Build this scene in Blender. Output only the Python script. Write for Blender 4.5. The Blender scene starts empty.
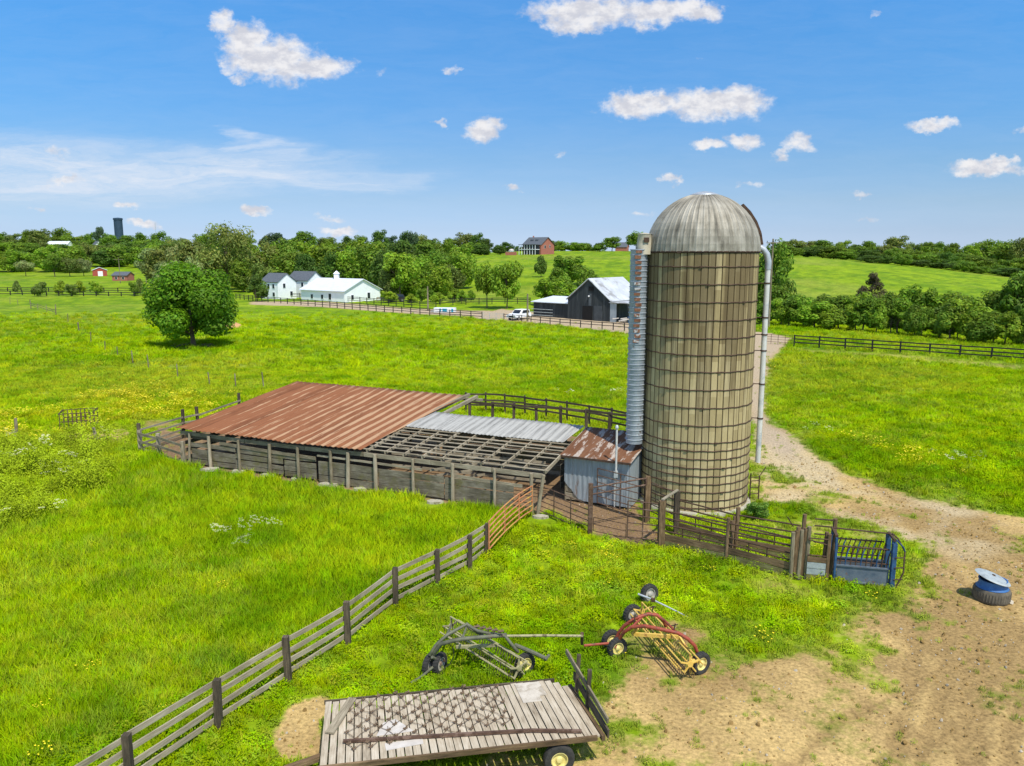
import bpy, math, random
import numpy as np
from mathutils import Vector, Matrix

random.seed(7)
rng = np.random.default_rng(11)
scene = bpy.context.scene
COL = scene.collection
R = math.radians

# ------------------------------------------------------------------ camera
W, HT = 1024, 766
F = 790.0
PITCH = math.atan((383 - 252) / F)
CAMZ = 11.0
cp, sp = math.cos(PITCH), math.sin(PITCH)
cam = bpy.data.cameras.new('camera')
cam.sensor_fit = 'HORIZONTAL'
cam.sensor_width = 36.0
cam.lens = F / W * 36.0
cam.clip_start = 0.1
cam.clip_end = 9000
camo = bpy.data.objects.new('camera', cam)
camo.location = (0, 0, CAMZ)
camo.rotation_euler = (math.pi / 2 - PITCH, 0, 0)
COL.objects.link(camo)
scene.camera = camo

# ------------------------------------------------------------------ light
SUN_AZ, SUN_EL = 152.0, 60.0
scene.view_settings.view_transform = 'Standard'
scene.view_settings.look = 'None'
scene.view_settings.gamma = 1.0
scene.view_settings.use_curve_mapping = False
scene.view_settings.exposure = 0.55
sun = bpy.data.lights.new('sun', 'SUN')
sun.energy = 3.4
sun.angle = R(0.5)
sun.color = (1.0, 0.95, 0.86)
suno = bpy.data.objects.new('sun', sun)
sdir = Vector((math.cos(R(SUN_EL)) * math.sin(R(SUN_AZ)), math.cos(R(SUN_EL)) * math.cos(R(SUN_AZ)), math.sin(R(SUN_EL))))
suno.rotation_euler = sdir.to_track_quat('Z', 'Y').to_euler()
suno.location = (30, -30, 60)
COL.objects.link(suno)


def ray(px, py):
    a = (px - 512) / F
    b = -(py - 383) / F
    return np.array([a, cp + b * sp, -sp + b * cp])


world = bpy.data.worlds.new('World')
scene.world = world
world.use_nodes = True
wn, wl = world.node_tree.nodes, world.node_tree.links
wn.clear()


def N(nodes, t, **kw):
    n = nodes.new(t)
    for k, v in kw.items():
        if k.startswith('i_'):
            n.inputs[k[2:].replace('_', ' ')].default_value = v
        else:
            setattr(n, k, v)
    return n


def build_world():
    out = N(wn, 'ShaderNodeOutputWorld')
    bg = N(wn, 'ShaderNodeBackground')
    bg.inputs['Strength'].default_value = 0.15
    wl.new(bg.outputs[0], out.inputs[0])
    sky = N(wn, 'ShaderNodeTexSky', sky_type='NISHITA')
    sky.sun_disc = False
    sky.sun_elevation = R(SUN_EL)
    sky.sun_rotation = R(SUN_AZ)
    sky.air_density = 1.0
    sky.dust_density = 0.25
    sky.ozone_density = 2.0
    sky.altitude = 200
    hsv = N(wn, 'ShaderNodeHueSaturation')
    hsv.inputs['Saturation'].default_value = 1.0
    hsv.inputs['Value'].default_value = 1.0
    wl.new(sky.outputs[0], hsv.inputs['Color'])
    SKYCOL = hsv
    # real directions -> a plane in front of the sky, so the clouds sit at infinity
    tc = N(wn, 'ShaderNodeTexCoord')
    sep = N(wn, 'ShaderNodeSeparateXYZ')
    wl.new(tc.outputs['Generated'], sep.inputs[0])
    ymax = N(wn, 'ShaderNodeMath', operation='MAXIMUM')
    ymax.inputs[1].default_value = 0.05
    wl.new(sep.outputs['Y'], ymax.inputs[0])
    du = N(wn, 'ShaderNodeMath', operation='DIVIDE')
    dv = N(wn, 'ShaderNodeMath', operation='DIVIDE')
    wl.new(sep.outputs['X'], du.inputs[0]); wl.new(ymax.outputs[0], du.inputs[1])
    wl.new(sep.outputs['Z'], dv.inputs[0]); wl.new(ymax.outputs[0], dv.inputs[1])
    uv = N(wn, 'ShaderNodeCombineXYZ')
    wl.new(du.outputs[0], uv.inputs[0]); wl.new(dv.outputs[0], uv.inputs[1])

    # tint the low front sky deeper; overhead and behind stay brighter for fill light
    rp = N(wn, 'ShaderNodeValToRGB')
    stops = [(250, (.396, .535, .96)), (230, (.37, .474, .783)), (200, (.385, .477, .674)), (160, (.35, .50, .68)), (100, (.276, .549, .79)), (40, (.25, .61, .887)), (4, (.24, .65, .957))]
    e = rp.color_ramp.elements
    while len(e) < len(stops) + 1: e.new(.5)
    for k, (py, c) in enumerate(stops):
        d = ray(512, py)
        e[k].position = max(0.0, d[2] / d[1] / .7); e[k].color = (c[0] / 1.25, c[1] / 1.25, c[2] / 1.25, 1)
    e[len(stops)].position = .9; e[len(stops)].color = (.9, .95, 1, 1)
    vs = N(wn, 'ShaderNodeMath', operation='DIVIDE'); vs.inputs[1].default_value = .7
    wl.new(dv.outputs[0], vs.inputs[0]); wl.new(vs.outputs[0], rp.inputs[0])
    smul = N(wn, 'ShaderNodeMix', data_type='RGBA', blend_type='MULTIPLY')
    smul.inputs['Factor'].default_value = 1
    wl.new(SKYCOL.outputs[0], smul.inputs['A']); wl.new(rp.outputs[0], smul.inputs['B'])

    def noise(scale, detail, rough, src, sc=(1, 1, 1), off=(0, 0, 0)):
        mp = N(wn, 'ShaderNodeMapping')
        mp.inputs['Scale'].default_value = sc
        mp.inputs['Location'].default_value = off
        wl.new(src, mp.inputs[0])
        n = N(wn, 'ShaderNodeTexNoise')
        n.inputs['Scale'].default_value = scale
        n.inputs['Detail'].default_value = detail
        n.inputs['Roughness'].default_value = rough
        wl.new(mp.outputs[0], n.inputs['Vector'])
        return n
    wn1 = noise(26, 8, 0.62, uv.outputs[0], (1, 1.25, 1))
    sub = N(wn, 'ShaderNodeVectorMath', operation='SUBTRACT')
    sub.inputs[1].default_value = (0.5, 0.5, 0.5)
    wl.new(wn1.outputs['Color'], sub.inputs[0])
    amp = N(wn, 'ShaderNodeVectorMath', operation='MULTIPLY')
    amp.inputs[1].default_value = (0.062, 0.040, 0)
    wl.new(sub.outputs[0], amp.inputs[0])
    wuv = N(wn, 'ShaderNodeVectorMath', operation='ADD')
    wl.new(uv.outputs[0], wuv.inputs[0]); wl.new(amp.outputs[0], wuv.inputs[1])
    blobs = [  # px, py, rx, ry, weight : cumulus
        (222, 24, 13, 13, 1), (245, 42, 24, 20, 1), (262, 60, 40, 18, 1), (285, 62, 38, 22, 1), (318, 68, 36, 13, 1), (228, 68, 12, 9, .8), (240, 78, 12, 5, .8),
        (590, 12, 62, 15, 1), (660, 12, 52, 13, 1), (700, 10, 26, 10, 1), (575, 24, 36, 9, .9), (537, 14, 14, 12, .75),
        (632, 106, 34, 13, 1), (660, 104, 26, 12, .9), (712, 103, 52, 16, 1), (738, 102, 32, 14, 1),
        (482, 130, 22, 12, 1), (492, 126, 12, 8, 1), (709, 146, 18, 7, .95), (744, 140, 19, 9, .9), (797, 143, 17, 13, .85), (784, 157, 11, 7, .85), (812, 148, 12, 6, .7),
        (932, 124, 30, 6, .85), (985, 169, 40, 8, 1), (1003, 164, 16, 7, 1), (1030, 130, 14, 7, .8),
        (441, 125, 7, 4, .8), (449, 74, 9, 4, .7), (512, 188, 9, 5, .9), (563, 152, 8, 4, .6), (669, 180, 9, 6, .9), (749, 184, 11, 4, .7), (857, 193, 13, 4, .75),
        (255, 211, 18, 6, .9), (127, 206, 14, 5, .9), (145, 223, 16, 5, .85), (341, 231, 20, 5, .9), (328, 218, 14, 4, .7), (640, 213, 14, 4, .7), (40, 210, 14, 5, .7),
        (58, 154, 14, 7, .7), (868, 220, 14, 4, .6), (874, 11, 7, 3, .6), (380, 70, 9, 5, .55), (65, 180, 24, 5, .7), (700, 60, 6, 2, .4),
    ]

    def accumulate(bl, src):
        acc = None
        for (px, py, rx, ry, w) in bl:
            d = ray(px, py)
            u, v = d[0] / d[1], d[2] / d[1]
            s = N(wn, 'ShaderNodeVectorMath', operation='SUBTRACT')
            s.inputs[1].default_value = (u, v, 0)
            wl.new(src, s.inputs[0])
            m = N(wn, 'ShaderNodeVectorMath', operation='MULTIPLY')
            m.inputs[1].default_value = (F / rx / 1.12, F / ry / 1.15, 0)
            wl.new(s.outputs[0], m.inputs[0])
            ln = N(wn, 'ShaderNodeVectorMath', operation='LENGTH')
            wl.new(m.outputs[0], ln.inputs[0])
            mr = N(wn, 'ShaderNodeMapRange', interpolation_type='SMOOTHSTEP')
            mr.inputs['From Min'].default_value = 1.35
            mr.inputs['From Max'].default_value = 0.25
            mr.inputs['To Max'].default_value = w * (.86 if rx < 16 else 1)
            wl.new(ln.outputs['Value'], mr.inputs[0])
            if acc is None:
                acc = mr.outputs[0]
            else:
                mx = N(wn, 'ShaderNodeMath', operation='SMOOTH_MAX')
                mx.inputs[2].default_value = 0.15
                wl.new(acc, mx.inputs[0]); wl.new(mr.outputs[0], mx.inputs[1])
                acc = mx.outputs[0]
        return acc
    dens = accumulate(blobs, wuv.outputs[0])
    fine = noise(95, 7, 0.6, uv.outputs[0], (1, 1.3, 1))
    f2 = N(wn, 'ShaderNodeMath', operation='MULTIPLY_ADD')
    f2.inputs[1].default_value = 0.85
    f2.inputs[2].default_value = -0.425
    wl.new(fine.outputs['Fac'], f2.inputs[0])
    ad = N(wn, 'ShaderNodeMath', operation='ADD')
    wl.new(dens, ad.inputs[0]); wl.new(f2.outputs[0], ad.inputs[1])
    cm = N(wn, 'ShaderNodeMapRange', interpolation_type='SMOOTHSTEP')
    cm.inputs['From Min'].default_value = 0.24
    cm.inputs['From Max'].default_value = 0.98
    wl.new(ad.outputs[0], cm.inputs[0])
    # cirrus sheet on the left
    cir = [(60, 172, 200, 30, 1), (210, 172, 160, 24, 1), (330, 186, 90, 9, .75), (190, 150, 90, 10, .55), (255, 148, 50, 10, .5), (40, 190, 160, 14, .6), (400, 178, 60, 8, .4), (-80, 170, 160, 40, .8), (230, 134, 24, 7, .6), (250, 142, 24, 7, .7), (272, 152, 24, 8, .7), (140, 152, 80, 8, .7)]
    cwarp = noise(5, 6, 0.6, uv.outputs[0], (1, 5, 1), (3, 1, 0))
    cs = N(wn, 'ShaderNodeVectorMath', operation='SUBTRACT'); cs.inputs[1].default_value = (.5, .5, .5)
    wl.new(cwarp.outputs['Color'], cs.inputs[0])
    ca = N(wn, 'ShaderNodeVectorMath', operation='MULTIPLY'); ca.inputs[1].default_value = (.3, .05, 0)
    wl.new(cs.outputs[0], ca.inputs[0])
    cuv = N(wn, 'ShaderNodeVectorMath', operation='ADD')
    wl.new(uv.outputs[0], cuv.inputs[0]); wl.new(ca.outputs[0], cuv.inputs[1])
    cd = accumulate(cir, cuv.outputs[0])
    cst = noise(10, 8, 0.68, cuv.outputs[0], (1, 6, 1), (1, 7, 0))
    cr = N(wn, 'ShaderNodeMapRange'); cr.inputs['From Min'].default_value = .36; cr.inputs['From Max'].default_value = .66
    cr.inputs['To Min'].default_value = .35; cr.inputs['To Max'].default_value = 1.0
    wl.new(cst.outputs['Fac'], cr.inputs[0])
    cmul = N(wn, 'ShaderNodeMath', operation='MULTIPLY')
    wl.new(cd, cmul.inputs[0]); wl.new(cr.outputs[0], cmul.inputs[1])
    cm2 = N(wn, 'ShaderNodeMath', operation='MULTIPLY'); cm2.inputs[1].default_value = 1.0
    wl.new(cmul.outputs[0], cm2.inputs[0])
    mix1 = N(wn, 'ShaderNodeMix', data_type='RGBA')
    mix1.inputs['B'].default_value = (3.3, 3.65, 4.2, 1)
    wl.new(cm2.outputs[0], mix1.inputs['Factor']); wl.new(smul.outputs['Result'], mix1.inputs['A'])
    # cumulus colour: white tops, faint grey hollows
    shade = noise(42, 6, 0.6, uv.outputs[0], (1, 1.6, 1), (5, 2, 0))
    srg = N(wn, 'ShaderNodeMapRange', interpolation_type='SMOOTHSTEP')
    srg.inputs['From Min'].default_value = .36; srg.inputs['From Max'].default_value = .62
    wl.new(shade.outputs['Fac'], srg.inputs[0])
    cc = N(wn, 'ShaderNodeMix', data_type='RGBA')
    cc.inputs['A'].default_value = (2.95, 3.0, 3.3, 1)
    cc.inputs['B'].default_value = (4.1, 4.05, 4.1, 1)
    wl.new(srg.outputs[0], cc.inputs['Factor'])
    mix2 = N(wn, 'ShaderNodeMix', data_type='RGBA')
    cmf = N(wn, 'ShaderNodeMath', operation='MULTIPLY'); cmf.inputs[1].default_value = .97
    wl.new(cm.outputs[0], cmf.inputs[0])
    wl.new(cmf.outputs[0], mix2.inputs['Factor'])
    wl.new(mix1.outputs['Result'], mix2.inputs['A']); wl.new(cc.outputs['Result'], mix2.inputs['B'])
    wl.new(mix2.outputs['Result'], bg.inputs['Color'])


build_world()

# ------------------------------------------------------------------ terrain heights
COLS = [-900, 0, 130, 260, 400, 462, 500, 560, 640, 700, 790, 900, 1024, 1900]
PROF = [
    [(120, 0), (430, -1), (520, 3), (650, 9), (800, 16), (1200, 14), (4000, 6)],
    [(120, 0), (430, -1), (520, 3), (650, 9), (800, 16), (1200, 14), (4000, 6)],
    [(120, 0), (430, -1), (550, 3), (700, 10), (820, 14.5), (1200, 13), (4000, 6)],
    [(120, 0), (185, 0), (300, 1), (500, 6), (700, 11), (1200, 12), (4000, 6)],
    [(120, 0), (185, 0), (300, 1.5), (500, 7), (700, 11), (1200, 12), (4000, 6)],
    [(119, 0), (150, 0), (190, .8), (300, 3.8), (430, 8.2), (520, 9.5), (800, 10), (4000, 6)],
    [(119, 0), (150, .2), (190, 1.0), (300, 5.0), (430, 9.4), (520, 11.2), (800, 10), (4000, 6)],
    [(119, 0), (150, .3), (190, 1.2), (300, 5.3), (430, 9.8), (520, 11.8), (800, 10), (4000, 6)],
    [(119, 0), (150, .3), (190, 1.2), (300, 5.5), (430, 10.4), (520, 12), (800, 10), (4000, 6)],
    [(119, 0), (150, 0), (190, 1.0), (300, 5.5), (430, 10), (520, 11), (800, 10), (4000, 6)],
    [(112, 0), (140, -.9), (180, .6), (270, 5.2), (350, 8.6), (450, 9.2), (800, 9), (4000, 6)],
    [(100, 0), (130, -1.3), (180, -.2), (270, 3.2), (350, 5.4), (450, 6), (700, 8.5), (4000, 6)],
    [(88, 0), (120, -1.7), (180, -1.6), (300, -.6), (400, 0), (700, 7.5), (1200, 9), (4000, 6)],
    [(88, 0), (120, -1.7), (180, -1.6), (300, -.6), (400, 0), (700, 7.5), (1200, 9), (4000, 6)],
]
LY = np.linspace(math.log(60), math.log(4000), 260)
_tab = []
for pr_ in PROF:
    ys = np.log([60, 80] + [a for a, b in pr_]); zs = [0, 0] + [b for a, b in pr_]
    t = np.interp(LY, ys, zs)
    for _ in range(6):
        t[1:-1] = (t[:-2] + 2 * t[1:-1] + t[2:]) / 4
    _tab.append(t)
_cg = np.linspace(-900, 1900, 281)
TAB = np.stack([np.interp(_cg, COLS, [t[i] for t in _tab]) for i in range(len(LY))], 1)
for _ in range(4):
    TAB[1:-1] = (TAB[:-2] + 2 * TAB[1:-1] + TAB[2:]) / 4


def gz(x, y):
    x = np.asarray(x, float); y = np.asarray(y, float)
    yy = np.maximum(y, 5.0)
    c = np.clip(512 + (x / yy) * F / cp, -900, 1900)
    ci = np.clip((c + 900) / 10, 0, 279.999); i = ci.astype(int); fi = ci - i
    l = np.clip((np.log(np.maximum(yy, 60)) - LY[0]) / (LY[1] - LY[0]), 0, 258.999); j = l.astype(int); fj = l - j
    z = (TAB[i, j] * (1 - fi) + TAB[i + 1, j] * fi) * (1 - fj) + (TAB[i, j + 1] * (1 - fi) + TAB[i + 1, j + 1] * fi) * fj
    return z


def P(px, py, z=0.0):
    d = ray(px, py); t = (z - CAMZ) / d[2]
    return Vector((t * d[0], t * d[1], z))


def at(px, Y):
    """ground point on the sight line of column px at distance Y"""
    x = (px - 512) * cp / F * Y
    # correct for column drift with height
    z = float(gz(x, Y))
    for _ in range(4):
        x = (px - 512) / F * (Y * cp - (z - CAMZ) * sp)
        z = float(gz(x, Y))
    return Vector((x, Y, z))


def zrow(py, Y):
    d = ray(512, py)
    return CAMZ + d[2] / d[1] * Y


def vnoise(x, y, s, seed=0):
    x = np.asarray(x) / s + seed * 17.3; y = np.asarray(y) / s - seed * 9.1
    xi = np.floor(x).astype(np.int64); yi = np.floor(y).astype(np.int64)
    fx = x - xi; fy = y - yi
    fx = fx * fx * (3 - 2 * fx); fy = fy * fy * (3 - 2 * fy)

    def h(a, b):
        n = (a * 374761393 + b * 668265263 + seed * 974634777) & 0xffffffff
        n = ((n ^ (n >> 13)) * 1274126177) & 0xffffffff
        return ((n ^ (n >> 16)) & 0xffff) / 65535.0
    return (h(xi, yi) * (1 - fx) + h(xi + 1, yi) * fx) * (1 - fy) + (h(xi, yi + 1) * (1 - fx) + h(xi + 1, yi + 1) * fx) * fy


def fbm(x, y, s, seed=0, o=4):
    v = 0; a = .5; t = 0
    for k in range(o):
        v = v + a * vnoise(x, y, s / 2 ** k, seed + k * 5); t += a; a *= .55
    return v / t


def sl(r, g, b):
    def f(c):
        c /= 255.0
        return c / 12.92 if c <= .04045 else ((c + .055) / 1.055) ** 2.4
    return (f(r), f(g), f(b), 1)


# ------------------------------------------------------------------ mesh helper
ORG = {}


class MB:
    def __init__(s):
        s.v = []; s.f = []; s.uv = []; s.sm = []

    def face(s, pts, uv=None, smooth=False):
        n = len(s.v)
        s.v += [tuple(p) for p in pts]
        s.f.append(tuple(range(n, n + len(pts))))
        s.uv += uv if uv else [(0, 0)] * len(pts)
        s.sm.append(smooth)
        return s

    def beam(s, a, b, w, h, up=(0, 0, 1), bow=0.0):
        a = Vector(a); b = Vector(b); d = (b - a)
        L = d.length
        if L < 1e-6:
            return s
        d.normalize(); up = Vector(up)
        if abs(d.dot(up)) > .98:
            up = Vector((0, 1, 0)) if abs(d.y) < .9 else Vector((1, 0, 0))
        side = d.cross(up).normalized(); u = side.cross(d).normalized()
        o = (random.random() * 50, random.random() * 50)
        nseg = 1 if not bow else 5
        rings = []
        for k in range(nseg + 1):
            t = k / nseg
            c = a.lerp(b, t) + u * (-bow * 4 * t * (1 - t))
            rings.append(([c + side * sx * w / 2 + u * sy * h / 2 for sx, sy in ((-1, -1), (1, -1), (1, 1), (-1, 1))], t * L))
        per = [0, w, w + h, 2 * w + h, 2 * w + 2 * h]
        for k in range(nseg):
            (r0, l0), (r1, l1) = rings[k], rings[k + 1]
            for q in range(4):
                q2 = (q + 1) % 4
                s.face([r0[q], r0[q2], r1[q2], r1[q]][::-1],
                       [(o[0] + l0, o[1] + per[q]), (o[0] + l0, o[1] + per[q + 1]), (o[0] + l1, o[1] + per[q + 1]), (o[0] + l1, o[1] + per[q])][::-1])
        r0 = rings[0][0]; r1 = rings[-1][0]
        s.face(r0, [(o[0], o[1]), (o[0], o[1] + w), (o[0] + h, o[1] + w), (o[0] + h, o[1])])
        s.face(r1[::-1], [(o[0], o[1]), (o[0], o[1] + w), (o[0] + h, o[1] + w), (o[0] + h, o[1])])
        return s

    def box(s, c, size, rz=0.0):
        c = Vector(c); d = Vector((math.cos(rz), math.sin(rz), 0)) * size[0] / 2
        return s.beam(c - d, c + d, size[1], size[2])

    def tube(s, pts, r, n=8, caps=True):
        pts = [Vector(p) for p in pts]
        rr = r if isinstance(r, (list, tuple)) else [r] * len(pts)
        rings = []
        ref = None
        for i, p in enumerate(pts):
            if i == 0: t = pts[1] - p
            elif i == len(pts) - 1: t = p - pts[i - 1]
            else: t = (pts[i + 1] - p).normalized() + (p - pts[i - 1]).normalized()
            t.normalize()
            if ref is None:
                ref = Vector((0, 0, 1)) if abs(t.z) < .9 else Vector((1, 0, 0))
            x = t.cross(ref).normalized(); y = x.cross(t).normalized(); ref = y
            rings.append([p + (x * math.cos(a) + y * math.sin(a)) * rr[i] for a in [2 * math.pi * k / n for k in range(n)]])
        o = random.random() * 40; L = 0
        for i in range(len(rings) - 1):
            L2 = L + (pts[i + 1] - pts[i]).length
            for k in range(n):
                k2 = (k + 1) % n
                u0, u1 = k / n * 6.28 * rr[i], (k + 1) / n * 6.28 * rr[i]
                s.face([rings[i][k], rings[i][k2], rings[i + 1][k2], rings[i + 1][k]], [(o + L, o + u0), (o + L, o + u1), (o + L2, o + u1), (o + L2, o + u0)], True)
            L = L2
        if caps:
            s.face(rings[0][::-1]); s.face(rings[-1])
        return s

    def lathe(s, prof, n=24, c=(0, 0, 0), axis=(0, 0, 1), smooth=True, a0=0.0, a1=2 * math.pi):
        c = Vector(c); ax = Vector(axis).normalized()
        q = Vector((0, 0, 1)).rotation_difference(ax)
        full = abs(a1 - a0 - 2 * math.pi) < 1e-6
        m = n if full else n + 1
        rings = [[c + q @ Vector((r * math.cos(a0 + (a1 - a0) * k / n), r * math.sin(a0 + (a1 - a0) * k / n), z)) for k in range(m)] for r, z in prof]
        for i in range(len(rings) - 1):
            for k in range(n):
                k2 = (k + 1) % m
                s.face([rings[i][k], rings[i][k2], rings[i + 1][k2], rings[i + 1][k]], [(k / n, i), ((k + 1) / n, i), ((k + 1) / n, i + 1), (k / n, i + 1)], smooth)
        return s

    def build(s, name, mat, parent=None, origin=None, merge=False):
        me = bpy.data.meshes.new(name)
        off = Vector((0, 0, 0))
        if parent is not None: off = ORG.get(parent.name, off)
        elif origin is not None: off = Vector(origin)
        me.from_pydata([(p[0] - off.x, p[1] - off.y, p[2] - off.z) for p in s.v], [], s.f)
        if s.uv:
            ul = me.uv_layers.new(name='uv')
            ul.data.foreach_set('uv', np.array(s.uv, dtype=np.float32).ravel())
        me.polygons.foreach_set('use_smooth', s.sm)
        if any(s.sm) or merge:
            import bmesh
            bm = bmesh.new(); bm.from_mesh(me)
            bmesh.ops.remove_doubles(bm, verts=bm.verts, dist=1e-5)
            bm.to_mesh(me); bm.free()
            me.set_sharp_from_angle(angle=R(42))
        me.materials.append(mat)
        me.update()
        o = bpy.data.objects.new(name, me)
        COL.objects.link(o)
        if parent is not None:
            o.parent = parent
            ORG[o.name] = off
        else:
            o.location = off
            ORG[o.name] = off
        return o


def tag(o, label, cat, group=None):
    o['label'] = label; o['category'] = cat
    if group: o['group'] = group
    return o


def thing(name, label, cat, loc, group=None):
    o = bpy.data.objects.new(name, None)
    o.empty_display_size = .3
    o.location = Vector(loc)
    COL.objects.link(o)
    ORG[o.name] = Vector(loc)
    return tag(o, label, cat, group)


def part_empty(name, parent):
    o = bpy.data.objects.new(name, None)
    o.empty_display_size = .2
    o.parent = parent
    COL.objects.link(o)
    ORG[o.name] = ORG[parent.name]
    return o


# ------------------------------------------------------------------ materials
def newmat(name):
    m = bpy.data.materials.new(name)
    m.use_nodes = True
    nt = m.node_tree
    b = nt.nodes.get('Principled BSDF')
    return m, nt.nodes, nt.links, b


def ramp(n, stops):
    r = n.new('ShaderNodeValToRGB')
    e = r.color_ramp.elements
    while len(e) < len(stops): e.new(.5)
    for k, (p, c) in enumerate(stops):
        e[k].position = p; e[k].color = c
    return r


def texnoise(n, l, src, scale, detail=5, rough=.6, sc=None):
    t = n.new('ShaderNodeTexNoise')
    t.inputs['Scale'].default_value = scale
    t.inputs['Detail'].default_value = detail
    t.inputs['Roughness'].default_value = rough
    if sc:
        mp = n.new('ShaderNodeMapping'); mp.inputs['Scale'].default_value = sc
        l.new(src, mp.inputs[0]); l.new(mp.outputs[0], t.inputs['Vector'])
    else:
        l.new(src, t.inputs['Vector'])
    return t


def simple(name, c1, c2, scale=3.0, rough=.7, metal=0.0, bump=.0, c3=None, s3=1.2, t3=(.52, .62), coord='Object', sc=None, spec=.4):
    """two-tone noise surface with an optional third stain colour"""
    m, n, l, b = newmat(name)
    tc = n.new('ShaderNodeTexCoord')
    t = texnoise(n, l, tc.outputs[coord], scale, 6, .65, sc)
    r = ramp(n, [(.32, c1), (.68, c2)])
    l.new(t.outputs['Fac'], r.inputs[0])
    col = r.outputs[0]
    if c3:
        t2 = texnoise(n, l, tc.outputs[coord], s3, 7, .7, sc)
        mr = n.new('ShaderNodeMapRange'); mr.interpolation_type = 'SMOOTHSTEP'
        mr.inputs['From Min'].default_value, mr.inputs['From Max'].default_value = t3
        l.new(t2.outputs['Fac'], mr.inputs[0])
        mx = n.new('ShaderNodeMix'); mx.data_type = 'RGBA'
        mx.inputs['B'].default_value = c3
        l.new(mr.outputs[0], mx.inputs['Factor']); l.new(col, mx.inputs['A'])
        col = mx.outputs['Result']
    l.new(col, b.inputs['Base Color'])
    b.inputs['Roughness'].default_value = rough
    b.inputs['Metallic'].default_value = metal
    b.inputs['Specular IOR Level'].default_value = spec
    if bump:
        bp = n.new('ShaderNodeBump'); bp.inputs['Strength'].default_value = bump; bp.inputs['Distance'].default_value = .02
        l.new(t.outputs['Fac'], bp.inputs['Height']); l.new(bp.outputs[0], b.inputs['Normal'])
    return m


def wood(name, c1, c2, c3, grain=26.0, moss=None):
    """weathered boards: streaky grain along each beam (uv in metres), tone shift from board to board"""
    m, n, l, b = newmat(name)
    uv = n.new('ShaderNodeUVMap'); uv.uv_map = 'uv'
    g = texnoise(n, l, uv.outputs[0], 1.0, 6, .7, (2.2, grain, 1))
    big = texnoise(n, l, uv.outputs[0], 1.0, 4, .6, (.7, 1.2, 1))
    ad = n.new('ShaderNodeMath'); ad.operation = 'MULTIPLY_ADD'; ad.inputs[1].default_value = .55
    h = n.new('ShaderNodeMath'); h.operation = 'MULTIPLY'; h.inputs[1].default_value = .5
    l.new(big.outputs['Fac'], h.inputs[0])
    l.new(g.outputs['Fac'], ad.inputs[0]); l.new(h.outputs[0], ad.inputs[2])
    r = ramp(n, [(.36, c1), (.52, c2), (.68, c3)])
    l.new(ad.outputs[0], r.inputs[0])
    col = r.outputs[0]
    if moss:
        tc = n.new('ShaderNodeTexCoord')
        t2 = texnoise(n, l, tc.outputs['Object'], 1.4, 6, .7)
        mr = n.new('ShaderNodeMapRange'); mr.inputs['From Min'].default_value = .5; mr.inputs['From Max'].default_value = .68
        l.new(t2.outputs['Fac'], mr.inputs[0])
        mx = n.new('ShaderNodeMix'); mx.data_type = 'RGBA'; mx.inputs['B'].default_value = moss
        l.new(mr.outputs[0], mx.inputs['Factor']); l.new(col, mx.inputs['A'])
        col = mx.outputs['Result']
    l.new(col, b.inputs['Base Color'])
    b.inputs['Roughness'].default_value = .88
    b.inputs['Specular IOR Level'].default_value = .2
    bp = n.new('ShaderNodeBump'); bp.inputs['Strength'].default_value = .5; bp.inputs['Distance'].default_value = .01
    l.new(g.outputs['Fac'], bp.inputs['Height']); l.new(bp.outputs[0], b.inputs['Normal'])
    return m


M = {}
M['wood_grey'] = wood('wood_grey', sl(74, 66, 50), sl(120, 110, 88), sl(164, 152, 126))
M['wood_pale'] = wood('wood_pale', sl(104, 94, 76), sl(150, 138, 114), sl(186, 174, 150))
M['wood_dark'] = wood('wood_dark', sl(46, 41, 34), sl(76, 67, 54), sl(112, 99, 80))
M['wood_rail'] = wood('wood_rail', sl(92, 84, 68), sl(136, 127, 106), sl(176, 166, 142))
M['wood_wall'] = wood('wood_wall', sl(70, 64, 50), sl(116, 108, 90), sl(154, 145, 124), 18, sl(106, 100, 62))
M['wood_brown'] = wood('wood_brown', sl(58, 46, 34), sl(104, 84, 60), sl(152, 126, 94), 20)
M['wood_deck'] = wood('wood_deck', sl(120, 106, 86), sl(174, 160, 136), sl(202, 190, 168), 24)
M['wood_moss'] = wood('wood_moss', sl(84, 76, 46), sl(122, 114, 72), sl(154, 146, 102), 14, sl(84, 92, 36))
M['black_board'] = simple('black_board', sl(28, 27, 27), sl(46, 44, 42), 8, .8)
M['black_barn'] = simple('black_barn', sl(34, 38, 40), sl(54, 59, 60), 1.2, .8, sc=(3, 3, .25), c3=sl(66, 70, 70), s3=.5)
M['rust_pipe'] = simple('rust_pipe', sl(70, 50, 38), sl(118, 92, 74), 6, .75, .25, c3=sl(128, 104, 88), s3=3)
M['rust_dark'] = simple('rust_dark', sl(58, 44, 34), sl(98, 74, 56), 8, .8, .2)
M['orange_pipe'] = simple('orange_pipe', sl(176, 104, 62), sl(200, 142, 98), 4, .6, .1, c3=sl(196, 160, 70), s3=1.5)
M['galv'] = simple('galv', sl(158, 162, 164), sl(190, 193, 194), 2.5, .45, .35)
M['galv_blue'] = simple('galv_blue', sl(134, 143, 148), sl(166, 173, 175), 1.6, .6, .25, sc=(3, 3, .5), c3=sl(128, 106, 92), s3=.9, t3=(.58, .68))
M['pipe_white'] = simple('pipe_white', sl(196, 193, 184), sl(214, 211, 202), 2, .4, .1, c3=sl(176, 178, 176), s3=1.2)
M['white_paint'] = simple('white_paint', sl(226, 228, 228), sl(238, 239, 238), 1, .6)
M['roof_white'] = simple('roof_white', sl(204, 208, 212), sl(222, 226, 228), .8, .5, .1)
M['roof_slate'] = simple('roof_slate', sl(72, 78, 84), sl(96, 100, 104), 3, .85)
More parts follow.
